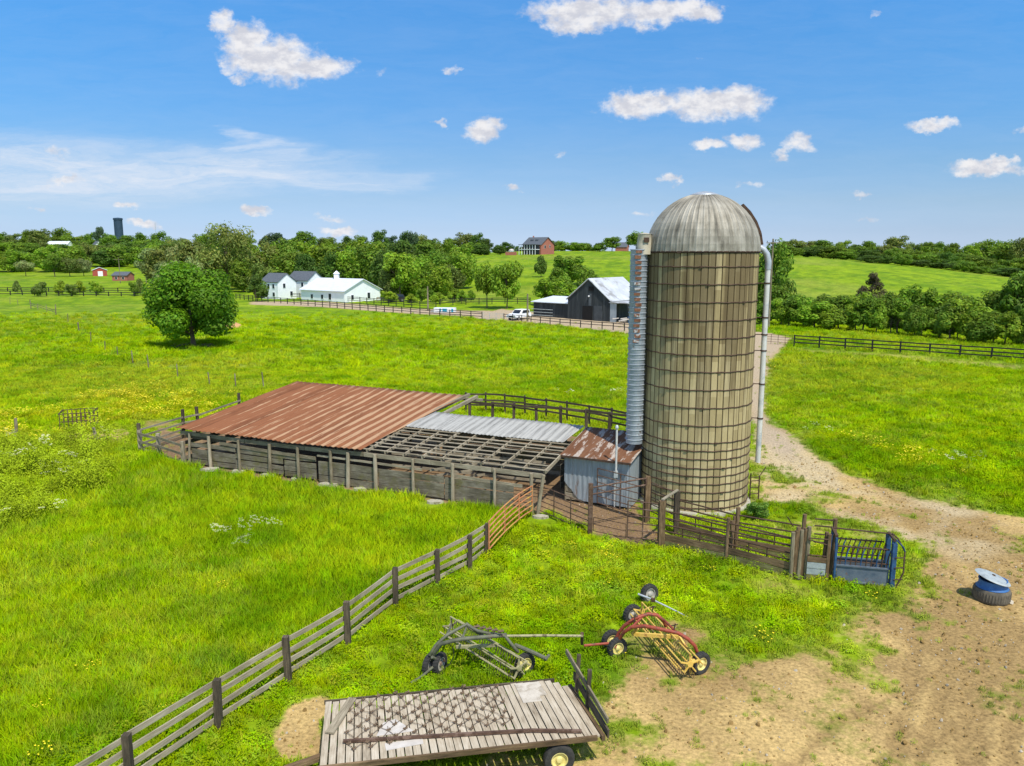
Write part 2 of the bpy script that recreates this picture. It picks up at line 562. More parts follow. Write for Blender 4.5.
M['roof_tin'] = simple('roof_tin', sl(176, 178, 178), sl(206, 208, 208), .6, .5, .15, c3=sl(150, 148, 144), s3=.35)
M['glass_dark'] = simple('glass_dark', sl(30, 36, 42), sl(44, 50, 58), 1, .15)
M['dark_void'] = simple('dark_void', sl(16, 15, 14), sl(26, 24, 22), 2, .9)
M['rubber'] = simple('rubber', sl(40, 40, 38), sl(64, 62, 58), 9, .85)
M['rubber_dusty'] = simple('rubber_dusty', sl(72, 68, 60), sl(112, 104, 88), 5, .95)
M['rim_yellow'] = simple('rim_yellow', sl(206, 190, 110), sl(226, 212, 140), 5, .55, c3=sl(150, 116, 70), s3=6, t3=(.56, .68))
M['rim_grey'] = simple('rim_grey', sl(150, 146, 136), sl(178, 172, 160), 6, .6, c3=sl(110, 84, 64), s3=5)
M['red_paint'] = simple('red_paint', sl(128, 52, 36), sl(164, 78, 54), 4, .6, c3=sl(104, 66, 50), s3=5)
M['yellow_paint'] = simple('yellow_paint', sl(206, 166, 62), sl(226, 192, 104), 5, .6, c3=sl(160, 110, 56), s3=5, t3=(.55, .68))
M['rake_olive'] = simple('rake_olive', sl(80, 82, 64), sl(112, 112, 90), 5, .65, .1, c3=sl(112, 84, 64), s3=4, t3=(.56, .68))
M['rake_pale'] = simple('rake_pale', sl(140, 134, 96), sl(172, 164, 122), 5, .65, c3=sl(96, 84, 60), s3=4)
M['blue_paint'] = simple('blue_paint', sl(26, 58, 92), sl(48, 86, 124), 5, .6, c3=sl(92, 92, 92), s3=3, t3=(.55, .68))
M['blue_worn'] = simple('blue_worn', sl(70, 84, 98), sl(108, 116, 122), 3, .75, .0, c3=sl(116, 84, 64), s3=2.4, t3=(.56, .66))
M['blue_tub'] = simple('blue_tub', sl(40, 84, 136), sl(62, 110, 164), 6, .5)
M['lid_grey'] = simple('lid_grey', sl(140, 148, 148), sl(170, 176, 172), 5, .6, c3=sl(130, 136, 136), s3=3)
M['stone'] = simple('stone', sl(150, 144, 124), sl(184, 178, 158), 4, .9, bump=.4, c3=sl(124, 118, 92), s3=3)
M['brick'] = simple('brick', sl(148, 88, 72), sl(172, 108, 90), 3, .85)
M['red_barn'] = simple('red_barn', sl(150, 66, 54), sl(170, 82, 66), 2, .8)
M['sheet_white'] = simple('sheet_white', sl(178, 170, 158), sl(202, 194, 182), 4, .6)
M['ply'] = simple('ply', sl(178, 168, 150), sl(200, 190, 172), 5, .8, c3=sl(164, 152, 132), s3=2)
M['iron'] = simple('iron', sl(88, 72, 54), sl(130, 108, 84), 12, .8, .1)
M['bark'] = simple('bark', sl(72, 62, 50), sl(104, 92, 76), 8, .95)
M['tower_blue'] = simple('tower_blue', sl(36, 56, 74), sl(50, 72, 92), .3, .7)
M['teal'] = simple('teal', sl(40, 140, 170), sl(60, 160, 186), 1, .6)
M['yard_floor'] = simple('yard_floor', sl(120, 96, 66), sl(160, 132, 96), 1.8, .95, bump=.6, c3=sl(98, 80, 56), s3=4)
M['mound'] = simple('mound', sl(176, 128, 84), sl(204, 160, 110), 2, .95, bump=.6)


def leaf_mat(name, trans=.42):
    m, n, l, b = newmat(name)
    n.remove(b)
    out = n.get('Material Output')
    oi = n.new('ShaderNodeObjectInfo')
    at_ = n.new('ShaderNodeAttribute'); at_.attribute_name = 'tone'
    mul = n.new('ShaderNodeMix'); mul.data_type = 'RGBA'; mul.blend_type = 'MULTIPLY'; mul.inputs['Factor'].default_value = 1
    l.new(oi.outputs['Color'], mul.inputs['A']); l.new(at_.outputs['Color'], mul.inputs['B'])
    d = n.new('ShaderNodeBsdfPrincipled'); d.inputs['Roughness'].default_value = .6; d.inputs['Specular IOR Level'].default_value = .25
    t = n.new('ShaderNodeBsdfTranslucent')
    l.new(mul.outputs['Result'], d.inputs['Base Color']); l.new(mul.outputs['Result'], t.inputs['Color'])
    mx = n.new('ShaderNodeMixShader'); mx.inputs[0].default_value = trans
    l.new(d.outputs[0], mx.inputs[1]); l.new(t.outputs[0], mx.inputs[2])
    l.new(mx.outputs[0], out.inputs[0])
    return m


def tuft_mat(name):
    m, n, l, b = newmat(name)
    n.remove(b)
    out = n.get('Material Output')
    a = n.new('ShaderNodeAttribute'); a.attribute_type = 'INSTANCER'; a.attribute_name = 'tint'
    d = n.new('ShaderNodeBsdfDiffuse'); t = n.new('ShaderNodeBsdfTranslucent')
    l.new(a.outputs['Color'], d.inputs['Color']); l.new(a.outputs['Color'], t.inputs['Color'])
    # shading normal bent upward, so tufts brighten like level ground
    ge = n.new('ShaderNodeNewGeometry')
    s1 = n.new('ShaderNodeVectorMath'); s1.operation = 'SCALE'; s1.inputs['Scale'].default_value = .55; l.new(ge.outputs['Normal'], s1.inputs[0])
    s2 = n.new('ShaderNodeVectorMath'); s2.operation = 'ADD'; s2.inputs[1].default_value = (0, 0, .8); l.new(s1.outputs[0], s2.inputs[0])
    s3 = n.new('ShaderNodeVectorMath'); s3.operation = 'NORMALIZE'; l.new(s2.outputs[0], s3.inputs[0]); l.new(s3.outputs[0], d.inputs['Normal'])
    mx = n.new('ShaderNodeMixShader'); mx.inputs[0].default_value = .30
    l.new(d.outputs[0], mx.inputs[1]); l.new(t.outputs[0], mx.inputs[2])
    l.new(mx.outputs[0], out.inputs[0])
    return m


M['leaf'] = leaf_mat('leaf')
M['tuft'] = tuft_mat('tuft')
M['petal_yellow'] = simple('petal_yellow', sl(230, 205, 20), sl(240, 220, 40), 3, .6)
M['petal_white'] = simple('petal_white', sl(206, 204, 150), sl(226, 224, 176), 3, .6)


def concrete_staves():
    m, n, l, b = newmat('silo_staves')
    tc = n.new('ShaderNodeTexCoord')
    sep = n.new('ShaderNodeSeparateXYZ'); l.new(tc.outputs['Object'], sep.inputs[0])
    an = n.new('ShaderNodeMath'); an.operation = 'ARCTAN2'
    l.new(sep.outputs['Y'], an.inputs[0]); l.new(sep.outputs['X'], an.inputs[1])
    sc = n.new('ShaderNodeMath'); sc.operation = 'MULTIPLY'; sc.inputs[1].default_value = NST / (2 * math.pi)
    l.new(an.outputs[0], sc.inputs[0])
    fl = n.new('ShaderNodeMath'); fl.operation = 'FLOOR'; l.new(sc.outputs[0], fl.inputs[0])
    odd = n.new('ShaderNodeMath'); odd.operation = 'PINGPONG'; odd.inputs[1].default_value = 1; l.new(fl.outputs[0], odd.inputs[0])
    zz = n.new('ShaderNodeMath'); zz.operation = 'MULTIPLY_ADD'; zz.inputs[1].default_value = 1 / 1.46
    oh = n.new('ShaderNodeMath'); oh.operation = 'MULTIPLY'; oh.inputs[1].default_value = .5; l.new(odd.outputs[0], oh.inputs[0])
    l.new(sep.outputs['Z'], zz.inputs[0]); l.new(oh.outputs[0], zz.inputs[2])
    fz = n.new('ShaderNodeMath'); fz.operation = 'FLOOR'; l.new(zz.outputs[0], fz.inputs[0])
    cb = n.new('ShaderNodeCombineXYZ'); l.new(fl.outputs[0], cb.inputs[0]); l.new(fz.outputs[0], cb.inputs[1])
    wn_ = n.new('ShaderNodeTexWhiteNoise'); wn_.noise_dimensions = '3D'; l.new(cb.outputs[0], wn_.inputs['Vector'])
    cb2 = n.new('ShaderNodeCombineXYZ'); l.new(fl.outputs[0], cb2.inputs[0])
    wcol = n.new('ShaderNodeTexWhiteNoise'); wcol.noise_dimensions = '3D'; l.new(cb2.outputs[0], wcol.inputs['Vector'])
    # streak noise: angle * wide, z slow
    cv = n.new('ShaderNodeCombineXYZ'); l.new(sc.outputs[0], cv.inputs[0])
    zs = n.new('ShaderNodeMath'); zs.operation = 'MULTIPLY'; zs.inputs[1].default_value = .13; l.new(sep.outputs['Z'], zs.inputs[0]); l.new(zs.outputs[0], cv.inputs[1])
    st = n.new('ShaderNodeTexNoise'); st.inputs['Scale'].default_value = .55; st.inputs['Detail'].default_value = 6; st.inputs['Roughness'].default_value = .65
    l.new(cv.outputs[0], st.inputs['Vector'])
    fine = texnoise(n, l, tc.outputs['Object'], 7, 6, .7, (1, 1, .35))
    # sum
    r1 = ramp(n, [(.15, sl(138, 121, 84)), (.5, sl(172, 154, 110)), (.9, sl(206, 188, 142))])
    s1 = n.new('ShaderNodeMath'); s1.operation = 'MULTIPLY_ADD'; s1.inputs[1].default_value = .35
    s2 = n.new('ShaderNodeMath'); s2.operation = 'MULTIPLY'; s2.inputs[1].default_value = .35; l.new(wcol.outputs['Value'], s2.inputs[0])
    l.new(wn_.outputs['Value'], s1.inputs[0]); l.new(s2.outputs[0], s1.inputs[2])
    s3 = n.new('ShaderNodeMath'); s3.operation = 'MULTIPLY_ADD'; s3.inputs[1].default_value = .35; l.new(fine.outputs['Fac'], s3.inputs[0]); l.new(s1.outputs[0], s3.inputs[2])
    l.new(s3.outputs[0], r1.inputs[0])
    # weather stains: run down from the top, die out towards the base
    hz = n.new('ShaderNodeMapRange'); hz.inputs['From Min'].default_value = 2.2; hz.inputs['From Max'].default_value = 9.5
    hz.inputs['To Min'].default_value = -.20; hz.inputs['To Max'].default_value = .09
    l.new(sep.outputs['Z'], hz.inputs[0])
    sa = n.new('ShaderNodeMath'); sa.operation = 'ADD'; l.new(st.outputs['Fac'], sa.inputs[0]); l.new(hz.outputs[0], sa.inputs[1])
    wj = n.new('ShaderNodeMath'); wj.operation = 'MULTIPLY_ADD'; wj.inputs[1].default_value = .22; l.new(wcol.outputs['Value'], wj.inputs[0]); l.new(sa.outputs[0], wj.inputs[2])
    ms = n.new('ShaderNodeMapRange'); ms.interpolation_type = 'SMOOTHSTEP'
    ms.inputs['From Min'].default_value = .50; ms.inputs['From Max'].default_value = .74; ms.inputs['To Max'].default_value = .74
    l.new(wj.outputs[0], ms.inputs[0])
    mx = n.new('ShaderNodeMix'); mx.data_type = 'RGBA'; mx.inputs['B'].default_value = sl(78, 64, 42)
    l.new(ms.outputs[0], mx.inputs['Factor']); l.new(r1.outputs[0], mx.inputs['A'])
    # dirt packed in the joints between staves
    fr = n.new('ShaderNodeMath'); fr.operation = 'FRACT'; l.new(sc.outputs[0], fr.inputs[0])
    pp = n.new('ShaderNodeMath'); pp.operation = 'PINGPONG'; pp.inputs[1].default_value = .5; l.new(fr.outputs[0], pp.inputs[0])
    jm = n.new('ShaderNodeMapRange'); jm.inputs['From Min'].default_value = .05; jm.inputs['From Max'].default_value = .11; jm.inputs['To Min'].default_value = .8; jm.inputs['To Max'].default_value = 0
    l.new(pp.outputs[0], jm.inputs[0])
    mj = n.new('ShaderNodeMix'); mj.data_type = 'RGBA'; mj.inputs['B'].default_value = sl(74, 60, 36)
    l.new(jm.outputs[0], mj.inputs['Factor']); l.new(mx.outputs['Result'], mj.inputs['A'])
    l.new(mj.outputs['Result'], b.inputs['Base Color'])
    b.inputs['Roughness'].default_value = .9
    b.inputs['Specular IOR Level'].default_value = .2
    bp = n.new('ShaderNodeBump'); bp.inputs['Strength'].default_value = .3; bp.inputs['Distance'].default_value = .01
    l.new(fine.outputs['Fac'], bp.inputs['Height']); l.new(bp.outputs[0], b.inputs['Normal'])
    return m


def dome_metal():
    m, n, l, b = newmat('dome_metal')
    tc = n.new('ShaderNodeTexCoord')
    sep = n.new('ShaderNodeSeparateXYZ'); l.new(tc.outputs['Object'], sep.inputs[0])
    an = n.new('ShaderNodeMath'); an.operation = 'ARCTAN2'
    l.new(sep.outputs['Y'], an.inputs[0]); l.new(sep.outputs['X'], an.inputs[1])
    cv = n.new('ShaderNodeCombineXYZ')
    a2 = n.new('ShaderNodeMath'); a2.operation = 'MULTIPLY'; a2.inputs[1].default_value = 5.0; l.new(an.outputs[0], a2.inputs[0])
    z2 = n.new('ShaderNodeMath'); z2.operation = 'MULTIPLY'; z2.inputs[1].default_value = .35; l.new(sep.outputs['Z'], z2.inputs[0])
    l.new(a2.outputs[0], cv.inputs[0]); l.new(z2.outputs[0], cv.inputs[1])
    st = n.new('ShaderNodeTexNoise'); st.inputs['Scale'].default_value = 1.6; st.inputs['Detail'].default_value = 7; st.inputs['Roughness'].default_value = .7
    l.new(cv.outputs[0], st.inputs['Vector'])
    bl = texnoise(n, l, tc.outputs['Object'], 1.1, 5, .6)
    mul = n.new('ShaderNodeMath'); mul.operation = 'MULTIPLY_ADD'; mul.inputs[1].default_value = .4
    h = n.new('ShaderNodeMath'); h.operation = 'MULTIPLY'; h.inputs[1].default_value = .6; l.new(st.outputs['Fac'], h.inputs[0])
    l.new(bl.outputs['Fac'], mul.inputs[0]); l.new(h.outputs[0], mul.inputs[2])
    r = ramp(n, [(.36, sl(80, 74, 60)), (.45, sl(122, 115, 98)), (.55, sl(156, 149, 132)), (.68, sl(184, 177, 160))])
    l.new(mul.outputs[0], r.inputs[0]); l.new(r.outputs[0], b.inputs['Base Color'])
    b.inputs['Roughness'].default_value = .6; b.inputs['Metallic'].default_value = .15
    return m


def rust_roof(name, base, base2, pale, dirx, pale_amt=(.5, .62), nsc=1.0, strip=True, ribp=.6, ribw=.1, ysc=.35):
    """corrugated sheets; object space x runs along the eave, y up the slope. each sheet has its own tone"""
    m, n, l, b = newmat(name)
    uv = n.new('ShaderNodeUVMap'); uv.uv_map = 'uv'
    sep = n.new('ShaderNodeSeparateXYZ'); l.new(uv.outputs[0], sep.inputs[0])
    d = n.new('ShaderNodeMath'); d.operation = 'DIVIDE'; d.inputs[1].default_value = .66; l.new(sep.outputs['X'], d.inputs[0])
    fl = n.new('ShaderNodeMath'); fl.operation = 'FLOOR'; l.new(d.outputs[0], fl.inputs[0])
    w_ = n.new('ShaderNodeTexWhiteNoise'); w_.noise_dimensions = '1D'; l.new(fl.outputs[0], w_.inputs['W'])
    t = texnoise(n, l, uv.outputs[0], 1.0, 7, .7, (5.0 * nsc, .45 * nsc, 1))
    t2 = texnoise(n, l, uv.outputs[0], 1.0, 6, .65, (.6, .5, 1))
    ad = n.new('ShaderNodeMath'); ad.operation = 'MULTIPLY_ADD'; ad.inputs[1].default_value = .3 if strip else .0
    h = n.new('ShaderNodeMath'); h.operation = 'MULTIPLY_ADD'; h.inputs[1].default_value = .5; l.new(t2.outputs['Fac'], h.inputs[0]); l.new(t.outputs['Fac'], h.inputs[2])
    l.new(w_.outputs['Value'], ad.inputs[0]); l.new(h.outputs[0], ad.inputs[2])
    r = ramp(n, [(.55, base), (.95, base2)])
    l.new(ad.outputs[0], r.inputs[0])
    # bare zinc showing along rib crowns
    t3 = texnoise(n, l, uv.outputs[0], 1.0, 6, .7, (7.5 * nsc, ysc * nsc, 1))
    xr = n.new('ShaderNodeMapRange'); xr.inputs['From Min'].default_value = 0; xr.inputs['From Max'].default_value = 12
    xr.inputs['To Min'].default_value = -.14 if strip else 0; xr.inputs['To Max'].default_value = .08 if strip else 0
    l.new(sep.outputs['X'], xr.inputs[0])
    x3 = n.new('ShaderNodeMath'); x3.operation = 'ADD'; l.new(t3.outputs['Fac'], x3.inputs[0]); l.new(xr.outputs[0], x3.inputs[1])
    mr = n.new('ShaderNodeMapRange'); mr.interpolation_type = 'SMOOTHSTEP'; mr.inputs['From Min'].default_value, mr.inputs['From Max'].default_value = pale_amt
    mr.inputs['To Max'].default_value = .85
    rb = n.new('ShaderNodeMath'); rb.operation = 'MULTIPLY'; rb.inputs[1].default_value = 2 * math.pi / ribp; l.new(sep.outputs['X'], rb.inputs[0])
    rs = n.new('ShaderNodeMath'); rs.operation = 'SINE'; l.new(rb.outputs[0], rs.inputs[0])
    rm = n.new('ShaderNodeMath'); rm.operation = 'MULTIPLY_ADD'; rm.inputs[1].default_value = ribw; l.new(rs.outputs[0], rm.inputs[0]); l.new(x3.outputs[0], rm.inputs[2])
    l.new(rm.outputs[0], mr.inputs[0])
    mx = n.new('ShaderNodeMix'); mx.data_type = 'RGBA'; mx.inputs['B'].default_value = pale
    l.new(mr.outputs[0], mx.inputs['Factor']); l.new(r.outputs[0], mx.inputs['A'])
    l.new(mx.outputs['Result'], b.inputs['Base Color'])
    b.inputs['Roughness'].default_value = .85; b.inputs['Specular IOR Level'].default_value = .15
    return m


NST = 52
M['staves'] = concrete_staves()
M['dome'] = dome_metal()
M['roof_rust'] = rust_roof('roof_rust', sl(102, 62, 38), sl(136, 88, 58), sl(178, 144, 110), 0, (.545, .61), 1.0, True, .6, .13)
M['roof_grey'] = rust_roof('roof_grey', sl(112, 111, 106), sl(146, 144, 137), sl(172, 170, 162), 0, (.5, .62), 1.0, True, .4, .06)
M['roof_feed'] = rust_roof('roof_feed', sl(92, 60, 40), sl(128, 90, 64), sl(176, 164, 150), 0, (.51, .57), .35, False, .5, .03, 1.6)
M['chute'] = simple('chute', sl(142, 150, 156), sl(182, 188, 192), 2.0, .55, .3, c3=sl(120, 104, 92), s3=2, t3=(.6, .68))
M['chute_rust'] = simple('chute_rust', sl(96, 60, 40), sl(140, 96, 70), 5, .8, .1, c3=sl(176, 178, 176), s3=2.2, t3=(.5, .55))


# ------------------------------------------------------------------ ground masks (real places on the ground)
def poly(pxs):
    return np.array([P(*p)[:2] for p in pxs])


def sd(x, y, pg):
    """signed distance, positive inside"""
    d = np.full(x.shape, 1e9); ins = np.zeros(x.shape, bool)
    n = len(pg)
    for i in range(n):
        a = pg[i]; b = pg[(i + 1) % n]
        ex, ey = b - a
        t = np.clip(((x - a[0]) * ex + (y - a[1]) * ey) / (ex * ex + ey * ey), 0, 1)
        d = np.minimum(d, np.hypot(x - a[0] - t * ex, y - a[1] - t * ey))
        c = ((a[1] > y) != (b[1] > y)) & (x < (b[0] - a[0]) * (y - a[1]) / (b[1] - a[1] + 1e-12) + a[0])
        ins ^= c
    return np.where(ins, d, -d)


PG = dict(
    dirt=[(1100, 525), (990, 512), (920, 500), (850, 478), (800, 450), (765, 424), (757, 430), (757, 470), (752, 500), (770, 535), (850, 545), (905, 545), (915, 600), (905, 628), (860, 655), (760, 648), (700, 662), (655, 695), (620, 730), (590, 766), (560, 800), (1300, 900), (1300, 560)],
    lane=[(470, 318), (500, 310), (560, 316), (640, 322), (720, 328), (770, 333), (793, 338), (770, 362), (762, 395), (772, 424), (800, 448), (790, 458), (757, 440), (745, 400), (745, 360), (740, 343), (700, 337), (640, 331), (560, 325), (490, 320)],
    track=[(758, 420), (772, 420), (800, 444), (850, 474), (920, 498), (1010, 514), (1080, 524), (1080, 545), (990, 532), (900, 514), (835, 494), (785, 466), (757, 446)],
    lane2=[(250, 302), (330, 302), (420, 309), (500, 312), (500, 318), (400, 313), (320, 307), (250, 305)],
    yard=[(540, 500), (555, 515), (590, 536), (628, 544), (661, 549), (700, 545), (650, 525), (640, 505), (560, 470), (500, 470)],
    pen=[(145, 452), (188, 466), (205, 440), (160, 428)],
    shed=[(186, 467), (540, 516), (600, 440), (466, 420), (300, 405), (200, 432)],
    patch=[(292, 708), (322, 700), (322, 757), (285, 757), (276, 735)],
    strip=[(640, 650), (720, 640), (760, 660), (700, 690), (650, 690)],
    strip2=[(735, 580), (780, 575), (800, 592), (770, 598)],
    barn=[(555, 318), (640, 326), (640, 335), (560, 326)],
    rail=[(790, 348), (900, 354), (1030, 366), (1030, 372), (900, 359), (795, 352)],
    ypatch=[(60, 434), (110, 432), (130, 446), (40, 450)],
    mud2=[(150, 420), (195, 424), (190, 430), (140, 426)],
)
PG = {k: poly(v) for k, v in PG.items()}


def soil_mask(x, y):
    nz = fbm(x, y, 3.5, 3) - .5
    nz2 = fbm(x, y, .9, 8) - .5

    def m(k, soft, n1, n2):
        return np.clip(.5 + (sd(x, y, PG[k]) + nz * n1 + nz2 * n2) / soft, 0, 1)
    r = m('dirt', 3.4, 6.0, 3.6)
    # grass coming back in the worn ground
    grn = np.clip((fbm(x, y, 4.5, 21) - .50) * 5, 0, 1)
    back = np.clip((y - 27) / 6, 0, 1)
    r = r * (1 - grn * (.22 + .40 * back)) * (1 - .18 * back) * (1 - (.25 + .3 * back) * np.clip((fbm(x, y, 1.5, 23) - .54) * 6, 0, 1))
    pale = np.clip((y - 25) / 5, 0, 1) * m('dirt', 2, 2, 1)
    lane = np.maximum(m('lane', 1.2, 1.0, .6), m('lane2', 2.5, .5, .3))
    lane = np.maximum(lane, m('barn', 2, 1, .5))
    r = np.maximum(r, m('track', 1.6, 1.6, 1.2) * .92)
    pale = np.maximum(pale, m('track', 2, 1, 1))
    yard = np.maximum.reduce([m('yard', .8, 1.2, .8), m('pen', .8, 1.2, .8), m('shed', .6, .3, .3)])
    oth = np.maximum.reduce([m('patch', .4, .6, .5), m('strip2', 1.5, 3.0, 2.4) * .55, m('rail', 1.5, 2, 1) * .45, m('ypatch', 1.2, 3, 2) * .75, m('mud2', 1, 2, 1) * .6])
    return r, pale, lane, yard, oth


TRK = [poly(v) for v in ([(768, 430), (830, 468), (905, 520), (960, 570), (1000, 640), (1010, 780)], [(762, 450), (815, 490), (885, 535), (930, 590), (950, 660), (930, 790)], [(880, 498), (950, 520), (1040, 560), (1100, 590)],
                         [(905, 545), (960, 600), (985, 680), (960, 790)], [(780, 500), (850, 520), (940, 530), (1060, 575)], [(1060, 640), (960, 690), (860, 740), (800, 800)])]


def tracks(x, y):
    out = np.zeros(x.shape)
    wob = (fbm(x, y, 2.0, 91) - .5) * .5
    for pg in TRK:
        d = np.full(x.shape, 1e9)
        for a, b in zip(pg[:-1], pg[1:]):
            ex, ey = b - a
            t = np.clip(((x - a[0]) * ex + (y - a[1]) * ey) / (ex * ex + ey * ey), 0, 1)
            d = np.minimum(d, np.hypot(x - a[0] - t * ex, y - a[1] - t * ey))
        d = d + wob
        out = np.maximum(out, np.clip(1 - np.abs(np.abs(d) - .78) / .26, 0, 1) - .5 * np.clip(1 - np.abs(d) / .5, 0, 1))
    return out * np.clip((fbm(x, y, 3.0, 92) - .25) * 3, .2, 1)


def grass_col(x, y):
    """pasture colour by place: buttercup areas, rank green, seed-head straw"""
    a = fbm(x, y, 9, 1); b = fbm(x, y, 2.2, 2); c = fbm(x, y, 30, 4)
    base = np.array([.152, .245, .004]); lime = np.array([.210, .300, .006]); deep = np.array([.090, .175, .005]); straw = np.array([.230, .262, .034])
    t = np.clip((a - .5) * 3 + (b - .5) * 2.2 + .45, 0, 1)[..., None]
    col = base * (1 - t) + lime * t
    d = np.clip((b - .52) * -5 + (a - .5) * -2, 0, 1)[..., None] * .7
    col = col * (1 - d) + deep * d
    s = np.clip((c - .52) * 4 + (b - .5) * 1.5, 0, 1)[..., None] * np.clip((y - 30) / 60, .22, .6)[..., None]
    col = col * (1 - s) + straw * s
    return col


YEL = [poly(v) for v in ([(-40, 416), (130, 414), (120, 438), (-40, 446)], [(85, 398), (150, 388), (235, 398), (215, 420), (90, 412)], [(800, 436), (840, 440), (930, 462), (1000, 475), (990, 490), (900, 468), (830, 452)],
                         [(465, 490), (500, 505), (490, 520), (455, 505)], [(850, 590), (905, 600), (890, 640), (820, 630)], [(560, 545), (620, 560), (600, 590), (540, 570)], [(250, 640), (330, 620), (330, 690), (250, 690)],
                         [(480, 580), (560, 560), (600, 610), (500, 625)])]


def yellow_mask(x, y):
    m = np.zeros(x.shape)
    for k, pg in enumerate(YEL):
        w = 2.5 if k < 3 else 1.0
        m = np.maximum(m, np.clip(.5 + (sd(x, y, pg) + (fbm(x, y, 4, 31) - .5) * w * 3) / w, 0, 1) * (1 if k < 3 else .45))
    return m * np.clip((fbm(x, y, 1.6, 33) - .40) * 5, 0, 1)


def ground():
    ys = list(np.arange(-40, 4, 1.5)) + list(np.arange(4, 62, .22))
    y = 62.0
    st = .22
    while y < 3900:
        ys.append(y); st = min(st * 1.03, y * .02); y += st
    ys = np.array(ys)
    nt = 460
    t = np.linspace(-1, 1, nt); t = np.sign(t) * (np.abs(t) ** 1.15) * 1.15
    X = t[None, :] * (np.maximum(ys, 0) + 14)[:, None]
    Y = np.repeat(ys[:, None], nt, 1)
    Z = gz(X, Y)
    near = np.clip((70 - Y) / 40, 0, 1)
    Z = Z + near * (fbm(X, Y, 1.3, 50) - .5) * .05
    Z = Z - near * np.maximum(tracks(X, Y), 0) * .05
    far = np.clip((Y - 140) / 100, 0, 1)
    Z = Z + far * (fbm(X, Y, 40, 51) - .5) * .8
    nr = len(ys)
    x, yv = X.ravel(), Y.ravel()
    v = np.stack([x, yv, Z.ravel()], 1)
    i = np.arange(nr * nt).reshape(nr, nt)
    f = np.stack([i[:-1, :-1], i[:-1, 1:], i[1:, 1:], i[1:, :-1]], -1).reshape(-1, 4)
    me = bpy.data.meshes.new('ground')
    me.vertices.add(len(v)); me.vertices.foreach_set('co', v.astype(np.float32).ravel())
    me.loops.add(f.size); me.loops.foreach_set('vertex_index', f.astype(np.int32).ravel())
    me.polygons.add(len(f)); me.polygons.foreach_set('loop_start', np.arange(0, f.size, 4, dtype=np.int32)); me.polygons.foreach_set('loop_total', np.full(len(f), 4, np.int32))
    me.polygons.foreach_set('use_smooth', np.ones(len(f), bool))
    me.update(calc_edges=True)
    r, pale, lane, yard, oth = soil_mask(x, yv)
    mask = np.maximum.reduce([r, lane, yard, oth])
    gc = grass_col(x, yv)
    ye = yellow_mask(x, yv)[:, None]
    gc = gc * (1 - ye * .6) + np.array([.37, .37, .008]) * ye * .6
    tan = np.array([.50, .345, .135]); brown = np.array([.31, .205, .080]); gravel = np.array([.52, .42, .25]); mud = np.array([.21, .135, .072]); lanec = np.array([.42, .325, .21])
    k = np.clip((fbm(x, yv, 5, 41) - .5) * 4 + .5, 0, 1)
    tr = fbm(x * .9 + yv * .45, (yv * .9 - x * .45) * .18, .55, 43)   # wheel tracks
    k = np.clip(k + (tr - .5) * 1.2 - tracks(x, yv) * 1.0, 0, 1)[:, None]
    sc = brown * (1 - k) + tan * k
    p_ = (pale * np.clip((fbm(x, yv, 2.5, 44) - .35) * 4, 0, 1))[:, None] * .75
    sc = sc * (1 - p_) + gravel * p_
    sc = sc * (1 - yard[:, None]) + mud * yard[:, None]
    sc = sc * (1 - lane[:, None]) + lanec * lane[:, None]
    for nm, arr in (('grass_col', gc), ('soil_col', sc)):
        a = me.attributes.new(nm, 'FLOAT_COLOR', 'POINT')
        a.data.foreach_set('color', np.concatenate([arr, np.ones((len(arr), 1))], 1).astype(np.float32).ravel())
    a = me.attributes.new('soil', 'FLOAT', 'POINT'); a.data.foreach_set('value', mask.astype(np.float32))
    m, n, l, b = newmat('ground')
    tc = n.new('ShaderNodeTexCoord')
    ga = n.new('ShaderNodeAttribute'); ga.attribute_name = 'grass_col'
    sa = n.new('ShaderNodeAttribute'); sa.attribute_name = 'soil_col'
    ma = n.new('ShaderNodeAttribute'); ma.attribute_name = 'soil'
    n1 = texnoise(n, l, tc.outputs['Object'], 2.2, 8, .72)
    n2 = texnoise(n, l, tc.outputs['Object'], 9.0, 5, .7)
    n3 = texnoise(n, l, tc.outputs['Object'], .35, 7, .72, (1, .55, 1))
    # grass detail
    v1 = n.new('ShaderNodeMapRange'); v1.inputs['From Min'].default_value = .3; v1.inputs['From Max'].default_value = .7; v1.inputs['To Min'].default_value = .55; v1.inputs['To Max'].default_value = 1.45
    l.new(n1.outputs['Fac'], v1.inputs[0])
    v3 = n.new('ShaderNodeMapRange'); v3.inputs['From Min'].default_value = .3; v3.inputs['From Max'].default_value = .7; v3.inputs['To Min'].default_value = .72; v3.inputs['To Max'].default_value = 1.28
    l.new(n3.outputs['Fac'], v3.inputs[0])
    vm = n.new('ShaderNodeMath'); vm.operation = 'MULTIPLY'; l.new(v1.outputs[0], vm.inputs[0]); l.new(v3.outputs[0], vm.inputs[1])
    gm = n.new('ShaderNodeVectorMath'); gm.operation = 'SCALE'; l.new(ga.outputs['Color'], gm.inputs[0]); l.new(vm.outputs[0], gm.inputs['Scale'])
    v2 = n.new('ShaderNodeMapRange'); v2.inputs['From Min'].default_value = .3; v2.inputs['From Max'].default_value = .7; v2.inputs['To Min'].default_value = .52; v2.inputs['To Max'].default_value = 1.42
    l.new(n2.outputs['Fac'], v2.inputs[0])
    sm_ = n.new('ShaderNodeVectorMath'); sm_.operation = 'SCALE'; l.new(sa.outputs['Color'], sm_.inputs[0]); l.new(v2.outputs[0], sm_.inputs['Scale'])
    j = n.new('ShaderNodeMath'); j.operation = 'MULTIPLY_ADD'; j.inputs[1].default_value = 1.1; j.inputs[2].default_value = -.55; l.new(n1.outputs['Fac'], j.inputs[0])
